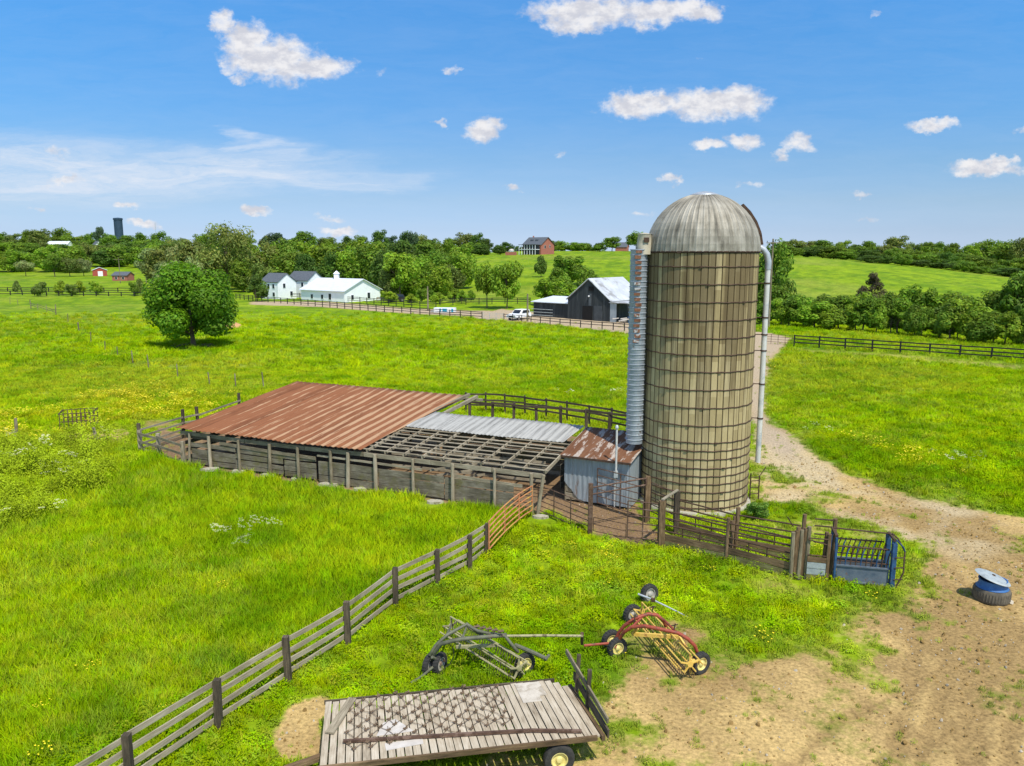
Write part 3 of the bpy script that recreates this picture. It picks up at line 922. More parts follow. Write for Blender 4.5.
    ja = n.new('ShaderNodeMath'); ja.operation = 'ADD'; l.new(j.outputs[0], ja.inputs[0]); l.new(ma.outputs['Fac'], ja.inputs[1])
    mr = n.new('ShaderNodeMapRange'); mr.interpolation_type = 'SMOOTHSTEP'; mr.inputs['From Min'].default_value = .28; mr.inputs['From Max'].default_value = .74
    l.new(ja.outputs[0], mr.inputs[0])
    mx = n.new('ShaderNodeMix'); mx.data_type = 'RGBA'; l.new(mr.outputs[0], mx.inputs['Factor']); l.new(gm.outputs[0], mx.inputs['A']); l.new(sm_.outputs[0], mx.inputs['B'])
    l.new(mx.outputs['Result'], b.inputs['Base Color'])
    b.inputs['Roughness'].default_value = .95; b.inputs['Specular IOR Level'].default_value = .1
    bp = n.new('ShaderNodeBump'); bp.inputs['Strength'].default_value = .6; bp.inputs['Distance'].default_value = .12
    l.new(n1.outputs['Fac'], bp.inputs['Height']); l.new(bp.outputs[0], b.inputs['Normal'])
    me.materials.append(m)
    o = bpy.data.objects.new('ground', me); COL.objects.link(o)
    o['kind'] = 'structure'
    return o


ground()

# ------------------------------------------------------------------ silo
SC = Vector((8.15, 34.3, 0)); SR = 2.34; STOP = 11.0


def silo():
    t = thing('farm_silo', 'tall round concrete stave silo with ribbed grey dome, at the end of the shed', 'silo', SC)
    w = MB()
    # every stave is a slightly convex facet with a groove at each joint
    prof = []
    for k in range(NST):
        a0 = 2 * math.pi * k / NST; da = 2 * math.pi / NST
        for fr, dr in ((0.0, -.032), (.06, 0), (.5, .004), (.94, 0)):
            prof.append((a0 + da * fr, SR + dr))
    zs = [-.2, 2, 4, 6, 8, STOP]
    for i in range(len(zs) - 1):
        for k in range(len(prof)):
            (a, r), (a2, r2) = prof[k], prof[(k + 1) % len(prof)]
            p = [SC + Vector((r * math.cos(a), r * math.sin(a), zs[i])), SC + Vector((r2 * math.cos(a2), r2 * math.sin(a2), zs[i])), SC + Vector((r2 * math.cos(a2), r2 * math.sin(a2), zs[i + 1])), SC + Vector((r * math.cos(a), r * math.sin(a), zs[i + 1]))]
            w.face(p)
    w.build('stave_wall', M['staves'], t)
    MB().lathe([(SR + .16, -.2), (SR + .16, .10), (SR + .10, .17), (SR - .1, .18)], 64, SC).build('footing', M['stone'], t)
    hz = [10.98, 10.41, 9.7, 8.98, 8.25, 7.52, 6.83, 6.13, 5.38, 4.63, 3.87, 3.16, 2.81, 2.45, 2.06, 1.72, 1.37, 1.01, .66, .33]
    for k, z in enumerate(hz):
        ring = [SC + Vector(((SR + .012) * math.cos(2 * math.pi * q / 72), (SR + .012) * math.sin(2 * math.pi * q / 72), z + .012 * math.sin(q * 1.7 + k))) for q in range(73)]
        h = MB().tube(ring, .025, 6, False)
        a = -math.pi / 2 + random.uniform(-.9, .9)
        c = SC + Vector(((SR + .03) * math.cos(a), (SR + .03) * math.sin(a), z))
        tdir = Vector((-math.sin(a), math.cos(a), 0))
        h.beam(c - tdir * .07, c + tdir * .07, .05, .06)
        h.build('hoop', M['rust_dark'], t)
    # dome: standing-seam gores
    d = MB()
    ng = 56; n = ng * 4
    rows = 12
    dh = 2.42
    for i in range(rows):
        e0, e1 = (math.pi / 2) * i / rows * .965, (math.pi / 2) * (i + 1) / rows * .965
        for k in range(n):
            def q(e, kk):
                seam = .020 if kk % 4 == 0 else 0
                rr = (SR + .04) * math.cos(e) + seam * math.cos(e); a = 2 * math.pi * kk / n
                return SC + Vector((rr * math.cos(a), rr * math.sin(a), STOP + .02 + dh * math.sin(e) + seam * math.sin(e)))
            d.face([q(e0, k), q(e0, k + 1), q(e1, k + 1), q(e1, k)], None, False)
    dm = d.build('dome_roof', M['dome'], t)
    MB().lathe([(.62, STOP + dh - .07), (.60, STOP + dh - .02), (.3, STOP + dh + .08), (0.01, STOP + dh + .12)], 24, SC).build('dome_cap', M['galv'], dm)
    MB().lathe([(SR - .02, STOP + .0), (SR + .055, STOP + .005), (SR + .055, STOP + .035), (SR, STOP + .05)], 72, SC).build('dome_rim', M['rust_dark'], dm)
    # dark hatch cover running up the right side of the dome
    hb = MB()
    A = Vector((math.cos(-.15), math.sin(-.15), 0))
    pts = []
    for e in (.10, .3, .5, .7, .88):
        pts.append(SC + A * ((SR + .10) * math.cos(e)) + Vector((0, 0, STOP + .05 + (dh + .06) * math.sin(e))))
    S = Vector((0, 0, 1)).cross(A)
    for i in range(4):
        hb.beam(pts[i], pts[i + 1], .5, .10, A)
    hb.build('dome_hatch', M['rust_dark'], t)
    # chute with ribs
    ca = math.radians(187)
    cc = SC + Vector((math.cos(ca), math.sin(ca), 0)) * (SR + .44)
    ch = MB()
    z = 2.7
    prof = []
    while z < 10.92:
        prof += [(.36, z), (.365, z + .16), (.392, z + .17), (.392, z + .195), (.352, z + .205)]
        z += .222
    nbreak = int(len(prof) * .54) // 5 * 5
    lo = MB().lathe(prof[:nbreak + 1], 20, cc).build('chute', M['chute'], t)
    MB().lathe(prof[nbreak:], 20, cc).build('chute_section', M['chute'], lo)
    for k in range(nbreak, len(prof), 5):    # rusted doors showing on the upper rings
        z0 = prof[k][1]
        a = math.radians(-100 + random.uniform(-6, 6))
        pt = cc + Vector((.40 * math.cos(a), .40 * math.sin(a), z0 + .1))
        MB().beam(pt + Vector((-.13, 0, 0)), pt + Vector((.13, 0, 0)), .05, .10 + .05 * random.random()).build('rusty_lug', M['chute_rust'], lo)
    hd = MB().lathe([(.36, 10.9), (.33, 11.35), (.28, 11.72), (.30, 11.75), (.05, 11.8)], 20, cc + Vector((.22, 0, 0)))
    ho = hd.build('chute_hood', simple('hood', sl(170, 160, 136), sl(196, 186, 162), 3, .6), t)
    MB().box(cc + Vector((.24, -.36, 11.5)), (.22, .03, .2)).build('hood_window', M['rust_dark'], ho)
    # fill pipe
    pa = math.radians(-14)
    base = SC + Vector((math.cos(pa), math.sin(pa), 0)) * (SR + .33)
    base = Vector((base.x + .05, base.y, 0))
    pt = [base + Vector((0, 0, 1.9)), base + Vector((0, 0, 6)), base + Vector((0, 0, 10.3))]
    pp = MB().tube(pt, .115, 14).build('fill_pipe', M['pipe_white'], t)
    el = [base + Vector((0, 0, 10.28)), base + Vector((0, 0, 10.62)), base + Vector((-.07, .01, 10.9)), base + Vector((-.22, .03, 11.1)), base + Vector((-.45, .06, 11.22)), base + Vector((-.7, .1, 11.28))]
    MB().tube(el, .135, 14).build('pipe_elbow', M['galv'], pp)
    for z in (8.25, 7.52, 6.83, 5.38, 3.87, 9.7):
        dr = (base - SC).normalized(); dr.z = 0
        q0 = SC + dr * (SR - .0); q0.z = z
        b = MB().tube([q0, Vector((base.x - .02, base.y - .01, z))], .022, 6)
        b.lathe([(.12, z - .03), (.135, z - .03), (.135, z + .03), (.12, z + .03)], 14, (base.x, base.y, 0))
        b.build('pipe_bracket', M['rust_dark'], t)
    # small iron bracket rack at the foot
    rk = MB()
    q = SC + Vector((SR + .12, -.35, 0))
    rk.tube([q + Vector((0, 0, .1)), q + Vector((0, 0, 1.3))], .03, 6)
    rk.tube([q + Vector((.42, .1, 0)), q + Vector((.42, .1, 1.15))], .03, 6)
    for z in (.35, .65, .95, 1.12):
        rk.tube([q + Vector((0, 0, z)), q + Vector((.42, .1, z))], .022, 6)
    rk.tube([q + Vector((.42, .1, 1.15)), q + Vector((.72, .2, 1.55))], .02, 6)
    rk.build('foot_rack', M['rust_dark'], t)


silo()

# ------------------------------------------------------------------ pole shed
SO = P(185, 465)
SU = (P(535, 515) - SO).normalized(); SV = Vector((-SU.y, SU.x, 0))
A0 = P(182, 428, 1.9); SLOPE = 1 / 9.5


def S(s, t, z):   # shed frame: s along the front, t back
    b = A0 + SU * s + SV * t
    return Vector((b.x, b.y, z))


def rz(t, lift=0): return 1.9 + SLOPE * t + lift


def corr(s0, s1, t0, t1, lift, pitch=.2, amp=.022, sag=None, s0b=None, s1b=None, nt=10, ragged=0):
    """corrugated sheet in the roof plane, with sag"""
    m = MB()
    n = max(8, int((s1 - s0) / pitch * 4))
    s0b = s0 if s0b is None else s0b; s1b = s1 if s1b is None else s1b

    def q(i, j):
        f = i / n; g = j / nt
        sa = s0 + (s1 - s0) * f; sb = s0b + (s1b - s0b) * f
        s = sa + (sb - sa) * g
        t = t0 + (t1 - t0) * g
        if ragged and j == 0: t += (vnoise(s, 0, .66, 5) - .5) * ragged
        if ragged and j == nt: t += (vnoise(s, 3, .66, 6) - .5) * ragged
        z = rz(t, lift) + amp * math.sin(2 * math.pi * s / pitch) + (float(vnoise(s, t, 2.2, 9)) - .5) * .06
        if sag: z += sag(s, t)
        return S(s, t, z), (s, t)
    for i in range(n):
        for j in range(nt):
            p = [q(i, j), q(i + 1, j), q(i + 1, j + 1), q(i, j + 1)]
            m.face([a for a, b in p], [b for a, b in p], True)
    return m


def shed():
    t = thing('pole_shed', 'long low weathered pole shed with rusty and bare lattice roof', 'shed', SO)
    sag = lambda s, tt: -.07 * math.sin(max(0, min(1, s / 11)) * math.pi) * (1 - tt / 10)
    def thick(o):
        mo = o.modifiers.new('thickness', 'SOLIDIFY'); mo.thickness = .008; mo.offset = -1
    rr = corr(-.15, 11.35, -.28, 9.35, .10, .3, .022, sag, -.05, 11.98, 14, .12).build('rusty_roof', M['roof_rust'], t); thick(rr)
    rr['label'] = 'rusty corrugated roof sheets'
    gr = corr(11.5, 20.05, 3.28, 5.95, .10, .2, .018, None, 11.85, 20.15, 6, .08).build('grey_roof', M['roof_grey'], t); thick(gr)
    gr['label'] = 'grey corrugated roof sheets'
    # bare lattice: rafters and purlins
    for k in range(10):
        s = 11.55 + k * .985
        MB().beam(S(s, -.1, rz(-.1, -.02)), S(s + .05, 6.0, rz(6.0, -.02)), .05, .13, (0, 0, 1)).build('rafter', M['wood_pale'], t)
    for k in range(8):
        tt = -.05 + k * .47
        for (sa, sb) in ((11.3, 14.6), (14.4, 17.5), (17.3, 20.5)):
            if random.random() < .06: continue
            j = random.uniform(-.05, .05)
            MB().beam(S(sa + random.uniform(-.15, .1), tt + j, rz(tt, .062)), S(sb + random.uniform(-.1, .12), tt + j + random.uniform(-.06, .06), rz(tt, .062)), .10, .03).build('purlin', M['wood_pale'], t)
    # the barge board on the open end
    MB().beam(S(20.5, -.15, rz(0, .0)), S(20.3, 5.9, rz(5.9, .0)), .05, .16).build('barge_board', M['wood_pale'], t)
    # rafters under the rusty roof (visible at the eave)
    for k in range(12):
        s = .15 + k * .98
        MB().beam(S(s, -.15, rz(-.15, -.03) + sag(s, 0)), S(s, 9.2, rz(9.2, -.03)), .05, .13).build('rafter', M['wood_dark'], t)
    # exposed beams beyond the roof edge at the back
    for (a, b) in (((11.5, 5.9), (12.0, 9.6)), ((12.3, 6.0), (12.6, 9.4))):
        MB().beam(S(a[0], a[1], rz(a[1], .02)), S(b[0], b[1], rz(b[1], .05)), .14, .16).build('beam', M['wood_rail'], t)
    MB().beam(S(11.2, 9.1, rz(9.1, -.08)), S(13.0, 9.3, rz(9.3, -.1)), .12, .14).build('beam', M['wood_rail'], t)
    # front eave beam in sections
    cuts = [0, 4.3, 8.0, 11.4, 15, 18, 20.4]
    for i in range(6):
        z0, z1 = 1.70 + sag(cuts[i], 0), 1.70 + sag(cuts[i + 1], 0)
        MB().beam(S(cuts[i], -.10, z0), S(cuts[i + 1] - .03, -.10, z1), .05, .2).build('eave_beam', M['wood_grey'] if i < 3 else M['wood_pale'], t)
    # front posts
    pxs = [(188, .0), (209.5, 0), (239, 0), (269, 0), (298, 0), (331, 0), (347, 0), (375.5, 0), (413, 0), (452.5, 0), (494.5, 0), (532, 0), (537, 0)]
    for k, (px, _) in enumerate(pxs):
        # column -> distance along the front line
        best = min(np.arange(-.5, 21, .02), key=lambda s: abs(512 + F * S(s, -.22, 1).x / (S(s, -.22, 1).y * cp - (1 - CAMZ) * sp) - px))
        s = float(best)
        lean = random.uniform(-.06, .06)
        if k == 0: lean = .14
        if k == 12: lean = .3
        w = random.uniform(.13, .18)
        top = 1.62 + sag(s, 0) if k < 7 else 1.66
        MB().tube([S(s, -.22, -.3), S(s + lean * .5, -.21, .8), S(s + lean, -.20, top + .12)], [w * .55, w * .52, w * .48], 8).build('post', M['wood_pale'] if k not in (2, 3, 4, 5) else M['wood_grey'], t)
    # front wall planks
    def plank(s0, s1, z0, z1, h, mat, off=.0):
        MB().beam(S(s0, -.06 + off, z0), S(s1, -.06 + off, z1), .035, h, (0, 0, 1), random.uniform(-.03, .03)).build('plank', mat, t)
    for z, h in ((.22, .24), (.50, .25), (.78, .24), (1.07, .22)):
        for (a, b) in ((.6, 3.6), (3.65, 6.6), (6.65, 8.6)):
            if random.random() < .08 and z > .4: continue
            dz = random.uniform(-.04, .04)
            plank(a + random.uniform(-.1, .1), b, z + dz, z + dz + random.uniform(-.05, .05), h, M['wood_wall'])
    plank(2.6, 8.6, 1.36, 1.20, .16, M['wood_grey'], -.03)
    plank(.3, 3.0, 1.50, 1.46, .16, M['wood_dark'], .02)
    for z, h in ((.24, .34), (.60, .34), (.93, .30)):
        for (a, b) in ((8.75, 12.1), (12.15, 15.6), (15.65, 19.0)):
            plank(a, b, z, z + random.uniform(-.03, .03), h, M['wood_wall'])
    plank(8.7, 14.5, 1.36, 1.30, .10, M['wood_pale'], -.02)
    plank(16.0, 19.4, 1.22, 1.12, .14, M['wood_pale'], .02)
    # inner rail fences seen through the lattice and back planks
    for z in (.5, .8, 1.1, 1.4):
        MB().beam(S(11.2, 2.6, z), S(19.2, 3.2, z - .08), .04, .12).build('inner_rail', M['wood_pale'], t)
        MB().beam(S(14.5, .6, z), S(16.2, 2.9, z), .04, .11).build('inner_rail', M['wood_rail'], t)
    for k in range(6):
        s = 1.2 + k * 3.6
        MB().tube([S(s, 5.9, -.3), S(s, 5.9, rz(5.9, -.08))], .08, 8).build('post', M['wood_grey'], t)
        if s < 12: MB().tube([S(s, 9.1, -.3), S(s, 9.1, rz(9.1, -.08))], .08, 8).build('post', M['wood_grey'], t)
    for z in (.3, .62, .94, 1.26):
        MB().beam(S(.2, 9.15, z), S(12, 9.15, z), .035, .27).build('plank', M['wood_wall'], t)
    for z in (.3, .62, .94, 1.26, 1.6):
        MB().beam(S(12.2, 6.0, z), S(20.2, 6.0, z), .035, .29).build('plank', M['wood_wall'], t)
    for z in (.3, .7, 1.1):
        MB().beam(S(.05, .1, z), S(.05, 9.1, z), .035, .2).build('plank', M['wood_grey'], t)
    # right end: plank half wall
    for z in (.25, .55, .85, 1.15):
        MB().beam(S(19.9, 3.3, z), S(19.9, 5.9, z), .035, .26).build('plank', M['wood_wall'], t)


shed()


def feed_room():
    a = Vector((2.34, 34.05, 0)); b = Vector((5.02, 32.75, 0))
    u = (b - a).normalized(); v = Vector((-u.y, u.x, 0)); L = (b - a).length; D = 3.1
    t = thing('feed_room', 'small blue grey metal lean-to with patchy rusty roof against the silo', 'shed', a)
    def q(s, tt, z):
        c = a + u * s + v * tt
        return Vector((c.x, c.y, z))
    def sheet(p0, p1, z0, z1a, z1b, name, cut=None, pitch=.22):
        m = MB()
        p0 = Vector(p0); p1 = Vector(p1); d = p1 - p0; LL = d.length; d.normalize(); nn = Vector((d.y, -d.x, 0))
        n = int(LL / pitch * 6)
        for i in range(n):
            f0, f1 = i / n, (i + 1) / n
            def c(f, top):
                off = nn * .016 * (1 if (f * LL / pitch) % 1 < .35 else 0)
                lo = z0 if cut is None else max(z0, cut(f))
                p = p0 + d * LL * f + off
                return Vector((p.x, p.y, (z1a + (z1b - z1a) * f) if top else lo))
            m.face([c(f0, 0), c(f1, 0), c(f1, 1), c(f0, 1)])
        o = m.build(name, M['galv_blue'], t)
        mo = o.modifiers.new('thickness', 'SOLIDIFY'); mo.thickness = .006; mo.offset = -1
        return o
    cut = lambda f: .12 + max(0, (.22 - f) / .22) * .75 + .12 * float(vnoise(f * 20, 0, 1.0, 3)) * (f < .3)
    sheet(q(0, 0, 0), q(L, 0, 0), .12, 2.12, 2.12, 'front_wall', cut)
    sheet(q(L, 0, 0), q(L, D, 0), .05, 2.12, 2.6, 'side_wall')
    for z in (.25, .6, .95, 1.3, 1.65, 2.0):
        MB().beam(q(.05, .06, z), q(.05, D, z), .04, .3).build('plank', M['wood_wall'], t)
        MB().beam(q(.06, D - .05, z), q(L - .05, D - .05, z), .04, .3).build('plank', M['wood_wall'], t)
    for z in (.25, .6, .95):
        MB().beam(q(.05, .05, z), q(L * .5, .05, z), .04, .3).build('plank', M['wood_pale'], t)
    for s in (.04, L - .06):
        MB().beam(q(s, .09, -.2), q(s, .09, 2.1), .1, .1).build('post', M['wood_grey'], t)
    # roof
    m = MB(); n = 60
    for i in range(n):
        for j in range(5):
            def c(i, j):
                s = -.15 + (L + .3) * i / n; tt = -.28 + (D + .45) * j / 5
                return q(s, tt, 2.17 + .155 * (tt + .28) + .014 * math.sin(s * 2 * math.pi / .16) + (float(vnoise(s * 3, tt * 2, 1, 3)) - .5) * .04), (s, tt)
            p = [c(i, j), c(i + 1, j), c(i + 1, j + 1), c(i, j + 1)]
            m.face([x for x, y in p], [y for x, y in p], True)
    ro = m.build('rusty_roof', M['roof_feed'], t)
    mo = ro.modifiers.new('thickness', 'SOLIDIFY'); mo.thickness = .01; mo.offset = -1
    MB().beam(q(-.15, -.27, 2.13), q(L + .15, -.27, 2.13), .03, .09).build('fascia', M['rust_dark'], t)
    # electric mast with meter box on the front
    mb = q(L * .80, -.10, 0)
    ms = MB().tube([mb + Vector((0, 0, .1)), mb + Vector((0, 0, 1.75))], .03, 8).tube([mb + Vector((0, -.25, 1.7)), mb + Vector((0, -.25, 3.65))], .045, 8)
    ms.tube([mb + Vector((0, 0, 1.7)), mb + Vector((0, -.25, 1.75))], .035, 8)
    mo = ms.build('service_mast', M['pipe_white'], t)
    MB().box(mb + Vector((0, -.2, 1.62)), (.18, .14, .28)).build('meter_box', M['lid_grey'], mo)
    MB().lathe([(.05, 3.62), (.08, 3.65), (.06, 3.75), (.01, 3.79)], 10, mb + Vector((0, -.25, 0))).build('mast_head', M['galv'], mo)


feed_room()

# ------------------------------------------------------------------ fences


def board_fence(name, label, cat, pts, ph, pw, rails, rh, mat, pmat=None, group=None, per_span=True, jit=.03, rthick=.035, side=1):
    pts = [Vector((p[0], p[1], float(gz(p[0], p[1])))) for p in pts]
    t = thing(name, label, cat, pts[0], group)
    pmat = pmat or mat
    for p in pts:
        MB().beam(p + Vector((0, 0, -.3)), p + Vector((random.uniform(-jit, jit), random.uniform(-jit, jit), ph + random.uniform(-jit, jit))), pw, pw).build('post', pmat, t)
    for z in rails:
        whole = MB()
        for i in range(len(pts) - 1):
            d = (pts[i + 1] - pts[i]).normalized(); nn = Vector((d.y, -d.x, 0)) * (pw / 2 + rthick / 2 + .003) * side
            a = pts[i] + nn + Vector((0, 0, z + random.uniform(-jit, jit))) - d * (.06 if per_span else 0); b = pts[i + 1] + nn + Vector((0, 0, z + random.uniform(-jit, jit))) + d * (.04 if per_span else 0)
            m = MB() if per_span else whole
            m.beam(a, b, rthick, rh, (0, 0, 1), random.uniform(-.01, .02) if per_span else 0)
            if per_span: m.build('rail', mat, t)
        if not per_span: whole.build('rail', mat, t)
    return t


def between(a, b, n):
    return [Vector(a).lerp(Vector(b), k / n) for k in range(n + 1)]


# foreground four-board fence
_f = [P(487, 556), P(470, 569), P(438, 586), P(396, 607), P(348.5, 645), P(289, 683), P(219, 730), P(131, 790), P(131, 790) * 2 - P(219, 730)]
board_fence('board_fence', 'weathered grey four-board fence running diagonally up to the orange gate', 'fence', _f, 1.28, .15, (.24, .53, .83, 1.14), .13, M['wood_pale'], M['wood_dark'], jit=.035, side=1)
# left pen beside the shed
_lp = [P(141, 453), P(160, 458), P(184, 466)]
board_fence('pen_fence', 'small board pen corner at the left end of the pole shed', 'fence', _lp, 1.35, .18, (.25, .7, 1.15), .13, M['wood_grey'], M['wood_pale'], jit=.05)
_lq = [P(141, 453), P(184, 438), P(199, 435), P(240, 420)]
board_fence('pen_fence', 'sagging grey rail fence of the pen, with two tall posts by the rusty roof', 'fence', _lq, 1.75, .15, (.25, .6, .95, 1.3), .10, M['wood_rail'], M['wood_dark'], jit=.06)
# rear curved corral, outer three-rail and inner post-and-rail
_ro = [at(466, 54), at(486, 53.8), at(505, 53.4), at(525, 52.6), at(546, 51.6), at(567, 50.6), at(589, 49.5), at(611, 48.3), at(632, 46.9)]
board_fence('corral_fence', 'outer dark rail fence curving round the pasture behind the grey roof', 'fence', _ro, 1.4, .12, (.55, .9, 1.3), .12, M['wood_dark'], jit=.03)
_ri = [at(470, 50), at(492.5, 49.6), at(513.5, 49.2), at(536.5, 48.6), at(561, 48), at(586.5, 47.2), at(609, 46.4), at(632, 45.8)]
board_fence('corral_fence', 'inner dark fence of stout posts with one top rail behind the grey roof', 'fence', _ri, 1.55, .18, (1.46,), .14, M['wood_dark'], jit=.05, rthick=.05)

# tubular gates and panels


def pipe_gate(name, label, a, b, zb, zt, nr, mat, r=.025, stiles=3, cat='gate', arch=0, bmid=None):
    t = thing(name, label, cat, a)
    a = Vector(a); b = Vector(b)
    def q(f, z):
        p = a.lerp(b, f); s = 4 * f * (1 - f)
        return Vector((p.x, p.y, z + arch * s))
    for k in range(nr):
        z = zb + (zt - zb) * k / (nr - 1)
        MB().tube([q(f, z) for f in np.linspace(0, 1, 7 if arch else 2)], r, 7).build('rail', mat, t)
    for k in range(stiles):
        f = k / (stiles - 1)
        MB().tube([q(f, zb), q(f, zt)], r * 1.1, 7).build('stile', mat, t)
    return t


def post_thing(p, h, w, mat, label, lean=(0, 0), round_=False, group=None):
    p = Vector(p); m = MB()
    if round_: m.tube([p + Vector((0, 0, -.3)), p + Vector((lean[0], lean[1], h))], [w * .55, w * .48], 9)
    else: m.beam(p + Vector((0, 0, -.3)), p + Vector((lean[0], lean[1], h)), w, w)
    return tag(m.build('gate_post', mat, None, p), label, 'post', group)


pipe_gate('tube_gate', 'old orange tubular gate hung between the board fence and the shed post', P(489, 557), P(532, 517), .3, 1.35, 6, M['orange_pipe'], .028, 4, arch=.14)
c590, c597, c646, c627, c661, c676 = P(590, 535), P(597, 507), P(647, 522), P(627, 543), P(661, 547), P(676, 535)
post_thing(c590, 2.1, .17, M['rust_pipe'], 'rusty brown square gate post at the mud yard corner nearest the camera')
post_thing(c646, 1.95, .2, M['wood_brown'], 'brown plank post against the silo wall beside the feed room')
post_thing(c661, 1.82, .22, M['wood_brown'], 'thick brown post where the pipe gate meets the alley planks')
post_thing(c676, 1.8, .2, M['wood_dark'], 'dark post in front of the silo, capped by a grey bar')
pipe_gate('pipe_gate', 'long sagging pipe gate across the mud yard beside the shed opening', P(538, 513), P(588, 535), .15, 1.25, 6, M['rust_pipe'], .02, 4)
pipe_gate('pipe_gate', 'rusty pipe panel standing in front of the blue grey metal wall', c597, Vector((5.45, 31.35, 0)), .2, 1.75, 6, M['rust_pipe'], .022, 3)
pipe_gate('pipe_gate', 'rusty overhead double rail linking the corner post to the plank post', c590 + Vector((0, .1, 0)), c646 + Vector((-.1, -.1, 0)), 1.62, 1.9, 2, M['rust_pipe'], .032, 2)
pipe_gate('pipe_gate', 'thin wire panel of the mud yard right of the rusty corner post', c590 + Vector((.12, -.06, 0)), c627 + Vector((-.05, .02, 0)), .2, .75, 3, M['rust_dark'], .014, 2)
pipe_gate('pipe_gate', 'narrow six-rail gate with a tall thin hinge pipe at the mud yard front', c627, c661 + Vector((-.12, .05, 0)), .25, 1.68, 6, M['rust_pipe'], .024, 3)
pipe_gate('pipe_gate', 'rusty rail panel slanting down across the silo wall', c646 + Vector((.12, -.08, 0)), c676 + Vector((-.1, .1, 0)), .5, 1.72, 5, M['rust_pipe'], .022, 2)


def alley():
    n0, n1, n2 = c661, P(726, 561), P(794, 579)
    f0, f1, f2 = c676, P(735, 552), P(800, 564)
    t = thing('working_alley', 'narrow cattle alley of pipe rails over mossy planks leading to the blue chute', 'alley', n0)
    for (a, b) in ((n0, n1), (n1, n2), (f0, f1), (f1, f2)):
        a = Vector(a); b = Vector(b); d = (b - a).normalized()
        near = a.y < 29 and (a - n0).length < (a - f0).length or a == n0
        for z in (.66, .9, 1.16, 1.44):
            MB().tube([a + d * .08 + Vector((0, 0, z)), b - d * .05 + Vector((0, 0, z - .02))], .03, 7).build('rail', M['rust_dark'], t)
        for z, h, mt in ((.14, .26, M['wood_moss']), (.42, .24, M['wood_brown'])):
            MB().beam(a + d * .06 + Vector((0, 0, z)), b - d * .03 + Vector((0, 0, z)), .05, h).build('plank', mt, t)
        for f in (.33, .6):
            p = a.lerp(b, f)
            MB().tube([p + Vector((0, 0, .5)), p + Vector((0, 0, .92))], .024, 6).build('strut', M['rust_dark'], t)
    for p, h, w in ((n1, 1.62, .13), (n1 + Vector((.16, .05, 0)), 1.5, .10), (f1, 1.72, .15), (f1 + Vector((-.14, -.02, 0)), 1.4, .09), (f2, 1.85, .14)):
        MB().tube([p + Vector((0, 0, -.2)), p + Vector((random.uniform(-.04, .08), 0, h))], w * .55, 8).build('post', M['wood_brown'], t)
    MB().beam(c661 + Vector((0, 0, 1.86)), c676 + Vector((0, 0, 1.84)), .10, .05).build('cap_bar', M['wood_rail'], t)
    # bundle of poles
    bp = P(798, 579)
    for k in range(7):
        p = bp + Vector((-.26 + k * .085, .05 * (k % 3), 0))
        MB().tube([p + Vector((0, 0, -.2)), p + Vector((random.uniform(-.02, .1), random.uniform(-.03, .06), 1.75 + random.uniform(-.12, .15)))], random.uniform(.06, .085), 8).build('pole', M['wood_brown'] if k % 3 else M['wood_grey'], t)
    MB().tube([bp + Vector((-.2, .2, 1.8)), bp + Vector((-.42, .15, 2.15))], .02, 6).build('rod', M['rust_dark'], t)
    # short gated bay between poles and chute
    a, b = P(806, 580), P(826, 582); a2, b2 = P(812, 566), P(832, 568)
    for z in (.9, 1.2, 1.5, 1.75):
        MB().tube([a + Vector((0, 0, z)), b + Vector((0, 0, z))], .024, 6).build('rail', M['rust_dark'], t) if z in (.9, 1.5) else None
        MB().tube([a2 + Vector((0, 0, z)), b2 + Vector((0, 0, z))], .026, 6).build('rail', M['rust_dark'], t)
    for z, h, mt in ((.12, .2, M['wood_moss']), (.33, .2, M['lid_grey']), (.55, .2, M['lid_grey']), (.76, .18, M['wood_brown'])):
        MB().beam(a + Vector((0, 0, z)), b + Vector((0, 0, z)), .04, h).build('plank', mt, t)
    MB().tube([a + Vector((0, 0, 1.45)), b + Vector((0, 0, 1.3))], .02, 6).build('rail', M['rust_dark'], t)
    for p, h in ((b, 1.68), (b + Vector((.12, .06, 0)), 1.62), (b + Vector((-.1, .15, 0)), 1.7), (b2, 1.8)):
        MB().tube([p + Vector((0, 0, -.2)), p + Vector((random.uniform(.0, .12), .03, h))], random.uniform(.06, .085), 8).build('post', M['wood_brown'], t)


alley()


